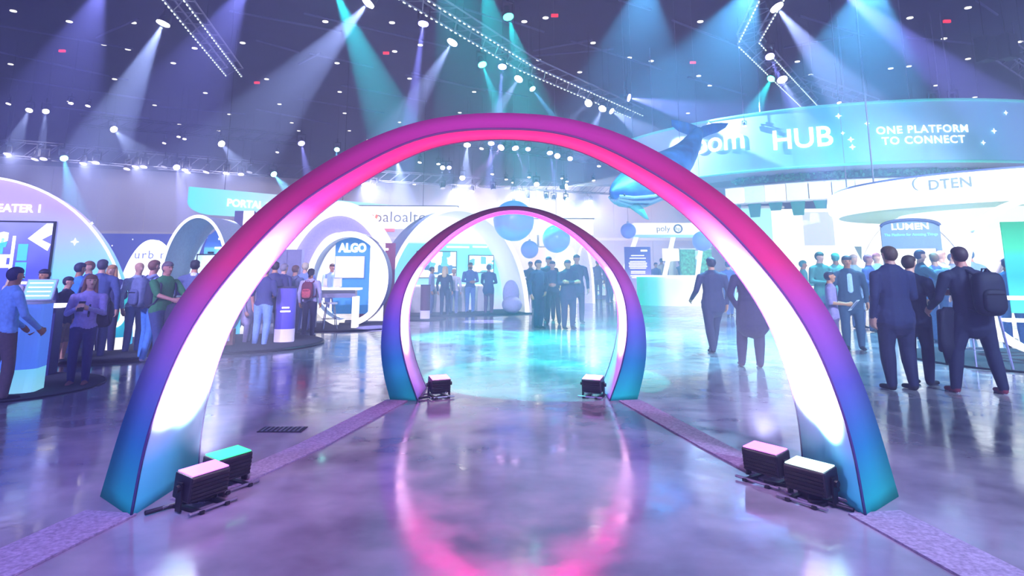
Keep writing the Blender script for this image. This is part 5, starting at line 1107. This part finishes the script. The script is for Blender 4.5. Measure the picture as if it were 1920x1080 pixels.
# ---- right middle
p = person('man in black walking away between the arches and the bar', (1342, 660), 482, 186, '#1c2048', '#1a1c44', hair='#1c1c38', skin='m', arms=('hang', ((.30, .06, 1.14), (.30, -.18, .98))), jacket=True, stance=(.1, .14, -.03, -.16), vox=.014, build=1.12)
p = person('man in a dark overcoat half hidden behind the large arch', (1416, 688), 478, 172, '#2a2456', '#251f50', hair='#2a2030', arms=('hang', 'pocket'), jacket=True, coat=.28, vox=.014, stance=(.16, -.06, -.06, .04), build=1.15, shoes='#3a2040')
p = person('man in a blue jumper walking farther off by the bar', (1370, 592), 490, 170, '#4c70c0', '#4a6cb4', hair='#2c3466', vox=.02, stance=(.08, .14, -.06, -.12))
# ---- centre standing group
p = person('man in dark navy at the screen side of the central standing group', (1010, 616), 487, 40, '#1e1c44', '#1a1840', hair='#1c1c48', skin='m', arms=('hang', 'clasp'), vox=.016, jacket=True, stance=(.06, 0, -.06, .02))
p = person('man in a grey blue shirt with legs apart in the central group', (1037, 608), 489, -5, '#30305c', '#1c1a40', hair='#4a3a58', skin='r', arms=('front', 'front'), vox=.016, stance=(.16, 0, -.14, 0))
p = person('man in dark clothes behind the central group nearest the globe', (1030, 600), 481, 0, '#201e48', '#1e1c44', hair='#26265a', skin='m', vox=.02)
p = person('broad man in dark clothes with folded arms in the central group', (1066, 617), 487, 20, '#20204a', '#22224a', hair='#38305a', skin='m', arms=('fold', 'fold'), vox=.016, build=1.15, jacket=True)
p = person('tall man in blue behind the broad man in the central group', (1083, 606), 477, 10, '#282c58', '#1e1e46', hair='#2c2850', skin='r', vox=.016, jacket=True)
# ---- left, near
p = person('woman in a lilac jumper and navy trousers looking at her phone', (145, 722), 514, 20, '#a89ad6', '#2c2a68', shoes='#8a5a5a', hair='#8a5a44', skin='l', arms=('phone', 'phone'), stance=(.09, .0, -.1, .02), vox=NV, hairstyle='long', headturn=25, nod=-.1, lean=(.06, -.05), sole='#e0b890')
backpack(p, 'black backpack on the woman in the lilac jumper', '#1c1c40', '#26264c', off=(.18, -.02), zc=1.12)
q = p[1](0, -.36, 1.27); ph = thing('phone', 'phone in the hands of the woman in the lilac jumper', 'phone', q, .3); MB().box((0, 0, 0), (.075, .01, .15), rot=Matrix.Rotation(-.6, 3, 'X')).build('case', M_BLACK, ph); MB().box((0, .008, .0), (.065, .004, .13), rot=Matrix.Rotation(-.6, 3, 'X')).build('screen', mat('phone_scr', '#c8d8ff', .3, emit=.6, grain=0, nosample=True), ph)
p = person('man in a light blue shirt and khaki trousers leaning at the side edge', (-10, 752), 500, 150, '#8cc0f4', '#6a5a5c', hair='#2a2858', skin='m', arms=('low', 'low'), vox=NV, lean=(-.14, 0), stance=(.12, .1, -.1, -.05), build=1.1)
p = person('man in a dark polo with a lanyard behind the tall blue kiosk', (62, 690), 504, -10, '#2a2c62', '#22244e', hair='#22203c', skin='m', arms=('hang', 'hang'), vox=.015, sleeves=.5, inner='#5a5c92')
p = person('fair haired visitor at the side edge before the theater screen', (8, 682), 503, 160, '#c4b4c8', '#4a4a6a', hair='#c8a888', skin='l', vox=.018, hairstyle='long')
p = person('man in a dark jacket and khaki shorts behind the lilac woman', (110, 681), 518, 100, '#2a2c5a', '#8a7a74', shoes='#a07a6a', hair='#22203c', skin='l', arms=('hang', 'hang'), vox=.016, shorts=True, jacket=True)
p = person('man in a bright blue shirt by the theater booth', (131, 669), 492, 150, '#3f8af0', '#2c3a70', hair='#2a2c50', skin='m', vox=.016, arms=('front', 'front'), sleeves=.5)
p = person('fair faced man between the blue shirted man and the lilac woman', (150, 659), 489, -30, '#3a4a8c', '#2c3a70', hair='#8a5a48', skin='l', vox=.018)
p = person('tall man in a grey blue blazer turned away at the theater booth', (173, 674), 486, 200, '#4a5890', '#3a4478', hair='#4a4458', vox=.016, jacket=True)
p = person('blond woman in a dark jacket facing the camera at the theater booth', (194, 664), 496, 10, '#34386c', '#2a2c5c', hair='#c8905c', skin='l', vox=.015, jacket=True, hairstyle='long', arms=('clasp', 'clasp'), inner='#d8c0c8')
# ---- left, second group
p = person('bald man in a pale grey shirt beside the white dome sign', (245, 664), 491, 60, '#a8b8d4', '#3a5a9c', hair='#c89a88', skin='l', hairstyle='bald', vox=.016, arms=('hang', 'hang'), shoes='#20284c')
g1 = person('man with a grey backpack and jeans beside the bald man', (272, 676), 487, 150, '#8a9ac8', '#4a88d0', hair='#7a5248', skin='r', vox=.015, sleeves=.5, arms=('low', 'low'), stance=(.12, .0, -.1, .1), shoes='#c8c0d8')
backpack(g1, 'large grey backpack on the man in jeans beside the bald man', '#6a7298', '#565e86', big=1.15)
g2 = person('man in a green shirt and baggy jeans reaching toward his bag', (292, 684), 490, 65, '#2f7a4a', '#3c4a80', hair='#6a5a64', skin='r', vox=NV, sleeves=.5, arms=('reach', 'reach'), stance=(.06, .16, -.08, -.14), lean=(0, -.1), shoes='#b0b4cc', build=1.1)
backpack(g2, 'black backpack on the man in the green shirt', '#2a2c4a', '#3a3c5c', big=1.1)
q = g2[1](-.1, -.55, .92); hb2 = thing('holdall', 'dark carry bag held low in front of the green shirted man', 'bag', q, .4)
mb = MB(); mb.loft([[(w_ * math.cos(t), w_ * .5 * math.sin(t), z) for t in arc(17, 0, 2 * PI)[:-1]] for z, w_ in ((-.22, .14), (-.2, .19), (-.05, .2), (.1, .17), (.14, .1))]).build('bag_body', mat('bag_dark', '#2c2c48', .7), hb2, smooth=True)
MB().tube([(-.1, 0, .1), (-.07, 0, .22), (.07, 0, .22), (.1, 0, .1)], .012, 6).build('handle', M_BLACK, hb2)
p = person('dark haired man in a grey jacket looking into the oval booth', (352, 660), 487, 195, '#56628c', '#3a4068', hair='#20202c', skin='m', vox=.015, jacket=True, arms=('hang', 'front'), inner='#d8dcf0')
# ---- left, third group
p = person('man in a navy jumper and light jeans seen from behind by the purple kiosk', (489, 650), 498, 170, '#34396e', '#7ea2d8', shoes='#4a4a6a', hair='#6a5050', skin='r', vox=NV, arms=('front', 'hang'), build=1.12, stance=(.14, 0, -.1, .05), sleeves=.6)
p = person('dark haired man behind the navy jumper man', (507, 643), 490, 200, '#2e3262', '#2a2c58', hair='#2a2026', skin='m', vox=.016, jacket=True)
p = person('grey haired man facing away beside the purple kiosk', (525, 631), 494, 150, '#3a3f72', '#34386a', hair='#8c8694', skin='l', vox=.016, jacket=True)
g3 = person('pale faced man with a blue grey backpack behind the purple kiosk', (547, 628), 497, 160, '#5a688c', '#3a3f6a', hair='#6a4a44', skin='l', vox=.016)
backpack(g3, 'blue grey backpack behind the purple kiosk', '#5c6a8c', '#4c5a7c')
p = person('blond visitor in a blue shirt near the purple cabinet', (566, 622), 492, 180, '#7890d8', '#4a5a9a', hair='#c8b8a0', skin='l', vox=.018)
g4 = person('woman with dark hair in a bun and a checked shirt seen from behind', (577, 632), 503, 178, '#a8a4c8', '#1e2048', hair='#1a1a28', skin='m', vox=.015, stance=(.1, 0, -.1, 0), hairstyle='pony')
backpack(g4, 'red and maroon backpack on the woman with the dark bun', '#7a3048', '#d85a68')
p = person('person in a pale grey dress coat behind the cardboard boxes', (462, 646), 520, 90, '#a8a0bc', '#8a84a4', hair='#5a4a4a', skin='l', vox=.018, coat=.3, jacket=True)
p = person('host in a pale blue shirt behind the demo counter', (618, 606), 494, 30, '#a8c0f0', '#5a6aa0', hair='#4a3028', skin='r', vox=.016, arms=('low', 'low'))
p = person('visitor in a dark patterned top seen through the round booth', (712, 600), 497, 120, '#2c3a78', '#2c3060', hair='#20203c', skin='m', vox=.018)
# ---- visitors in the vaulted booth
p = person('blond person in black at the podium below the large screen', (833, 592), 499, 170, '#2a2a5a', '#2c2e60', hair='#e8c898', skin='l', vox=.018, hairstyle='long')
p = person('visitor in a white top beside the blond person in black', (850, 590), 504, 175, '#e8e4ee', '#8c9ccc', hair='#c89a80', skin='l', vox=.018, arms=('hang', 'front'))
p = person('dark bearded man in blue shorts at the vaulted booth', (881, 588), 492, 20, '#4c64a8', '#6c8cd0', hair='#3a2630', skin='m', vox=.018, arms=('front', 'front'), hairstyle='beard')
p = person('man in a long dark coat with maroon trousers at the small screen', (916, 589), 496, 160, '#343c74', '#6a3a66', hair='#3a3050', skin='m', vox=.018, jacket=True, arms=('front', 'low'), coat=.1)
p = person('visitor in pale lilac near the maroon kiosk', (808, 590), 500, 90, '#9aa4d4', '#6a74b0', hair='#3a3a5a', skin='m', vox=.02)
# ---- far visitors behind the bar, in the middle and in the hub
FAR = [  # foot px, py, head py, top, legs, hair, facing, label
    (1232, 562, 492, '#5a6ac0', '#4a5aa0', '#2a3a7a', 20, 'visitor in a blue top behind the bar nearest the totem'), (1243, 560, 484, '#e8e4e4', '#a8b4d8', '#6a7aa8', 160, 'visitor in a white top behind the bar nearest the totem'),
    (1262, 560, 491, '#f0e8e0', '#b8c0dc', '#c8a890', 10, 'visitor in cream at the middle of the bar'), (1278, 556, 489, '#4a8a9c', '#3a6a8a', '#2a5a6a', 200, 'visitor in teal behind the middle of the bar'),
    (1296, 560, 486, '#f4eeea', '#c0c8e0', '#d8a088', 30, 'visitor in white leaning at the end of the bar'), (1252, 556, 486, '#4a6ab8', '#4a5aa0', '#3a4a90', 90, 'visitor in mid blue behind the cream visitor at the bar'),
    (1327, 560, 488, '#3a6a9c', '#3a5a90', '#2a4a7a', 0, 'visitor in steel blue just behind the walking man'), (1152, 566, 486, '#3a7a9c', '#3a5a8a', '#2a4a6a', 150, 'visitor in teal blue beside the small arch'),
    (1092, 566, 486, '#7a86c8', '#5a62a8', '#4a4a8a', 20, 'visitor in periwinkle behind the patterned table'), (1122, 564, 487, '#6a70b8', '#5a5aa0', '#3a3a7a', 160, 'visitor in violet blue behind the patterned table'),
    (1140, 570, 490, '#6a4a9a', '#5a4a90', '#4a3a6a', 90, 'visitor in purple at the edge of the small arch'), (995, 580, 490, '#3a3a6a', '#3a3a70', '#2a2a50', 0, 'visitor in black behind the central group by the vaulted booth'),
    (1514, 610, 488, '#58a8a0', '#5a90a8', '#3a8a80', 60, 'visitor in pale teal right against the large arch'), (1548, 626, 472, '#3a8078', '#3a6a80', '#1f5a50', 20, 'tall dark haired visitor in green behind the lilac vest woman'),
    (1578, 620, 474, '#6ab4aa', '#6a9ab0', '#4aa090', 170, 'visitor in pale green behind the green suited man'), (1612, 616, 477, '#98b8d0', '#88a4c8', '#c8b0a8', 10, 'visitor in pale blue grey between the two suited men'),
    (1640, 622, 477, '#4a5a9c', '#4a6aa0', '#a86a80', 40, 'visitor in blue beside the shoulder of the navy suited man'), (1656, 616, 474, '#8cc8e8', '#7aa4d0', '#b07a80', 0, 'visitor in sky blue hidden by the navy suited man'),
    (1800, 611, 475, '#8a9ac0', '#7a90c0', '#5a5a80', 30, 'visitor in lilac grey beside the head of the backpack man'), (1822, 622, 470, '#dce4ee', '#8aa0c8', '#e0a890', 60, 'pink faced visitor in white beyond the backpack man'),
    (1836, 632, 468, '#7c98b8', '#6a8ab8', '#4a6a88', 170, 'dark haired visitor in grey blue beyond the backpack man'), (1780, 626, 470, '#9aa8c8', '#8a9cc0', '#b88a80', 90, 'visitor in pale grey beside the arched kiosk post')]
for (x, y, hy, tpc, lgc, hrc, fa, lab) in FAR:
    person(lab, (x, y), hy, fa, tpc, lgc, hair=hrc, skin=random.choice('lmrl'), vox=.024, arms=random.choice((('hang', 'hang'), ('front', 'front'), ('hang', 'front'))), jacket=random.random() < .4)
p = person('long haired visitor in a beige top bending inside the white hoop', (1888, 640), 482, 60, '#a89aa8', '#5a78b4', hair='#9a8a90', skin='l', vox=.018, hairstyle='long', arms=('reach', 'reach'), lean=(0, -.2))
p = person('visitor in denim blue inside the white hoop at the side edge', (1908, 652), 484, 150, '#4a78c0', '#5a80c0', hair='#4a4a6a', skin='m', vox=.018)
# ------------------------------------------------------------------ thin theatrical haze in the air of the hall
hz = bpy.data.materials.new('theatrical_haze'); hz.use_nodes = True; nt = hz.node_tree; nt.nodes.remove(nt.nodes['Principled BSDF'])
vs = nt.nodes.new('ShaderNodeVolumeScatter'); vs.inputs['Color'].default_value = (0.52, 0.62, 1, 1); vs.inputs['Density'].default_value = HAZE; vs.inputs['Anisotropy'].default_value = 0.25  # blue scatter tint paints blue light into otherwise neutral haze
nt.links.new(vs.outputs[0], nt.nodes['Material Output'].inputs['Volume'])
hb = MB().box((0, 41, 6.4), (142, 112, 13.4)).build('haze', hz)
tag(hb, 'thin stage haze filling the air of the hall', 'haze', None, 'stuff')
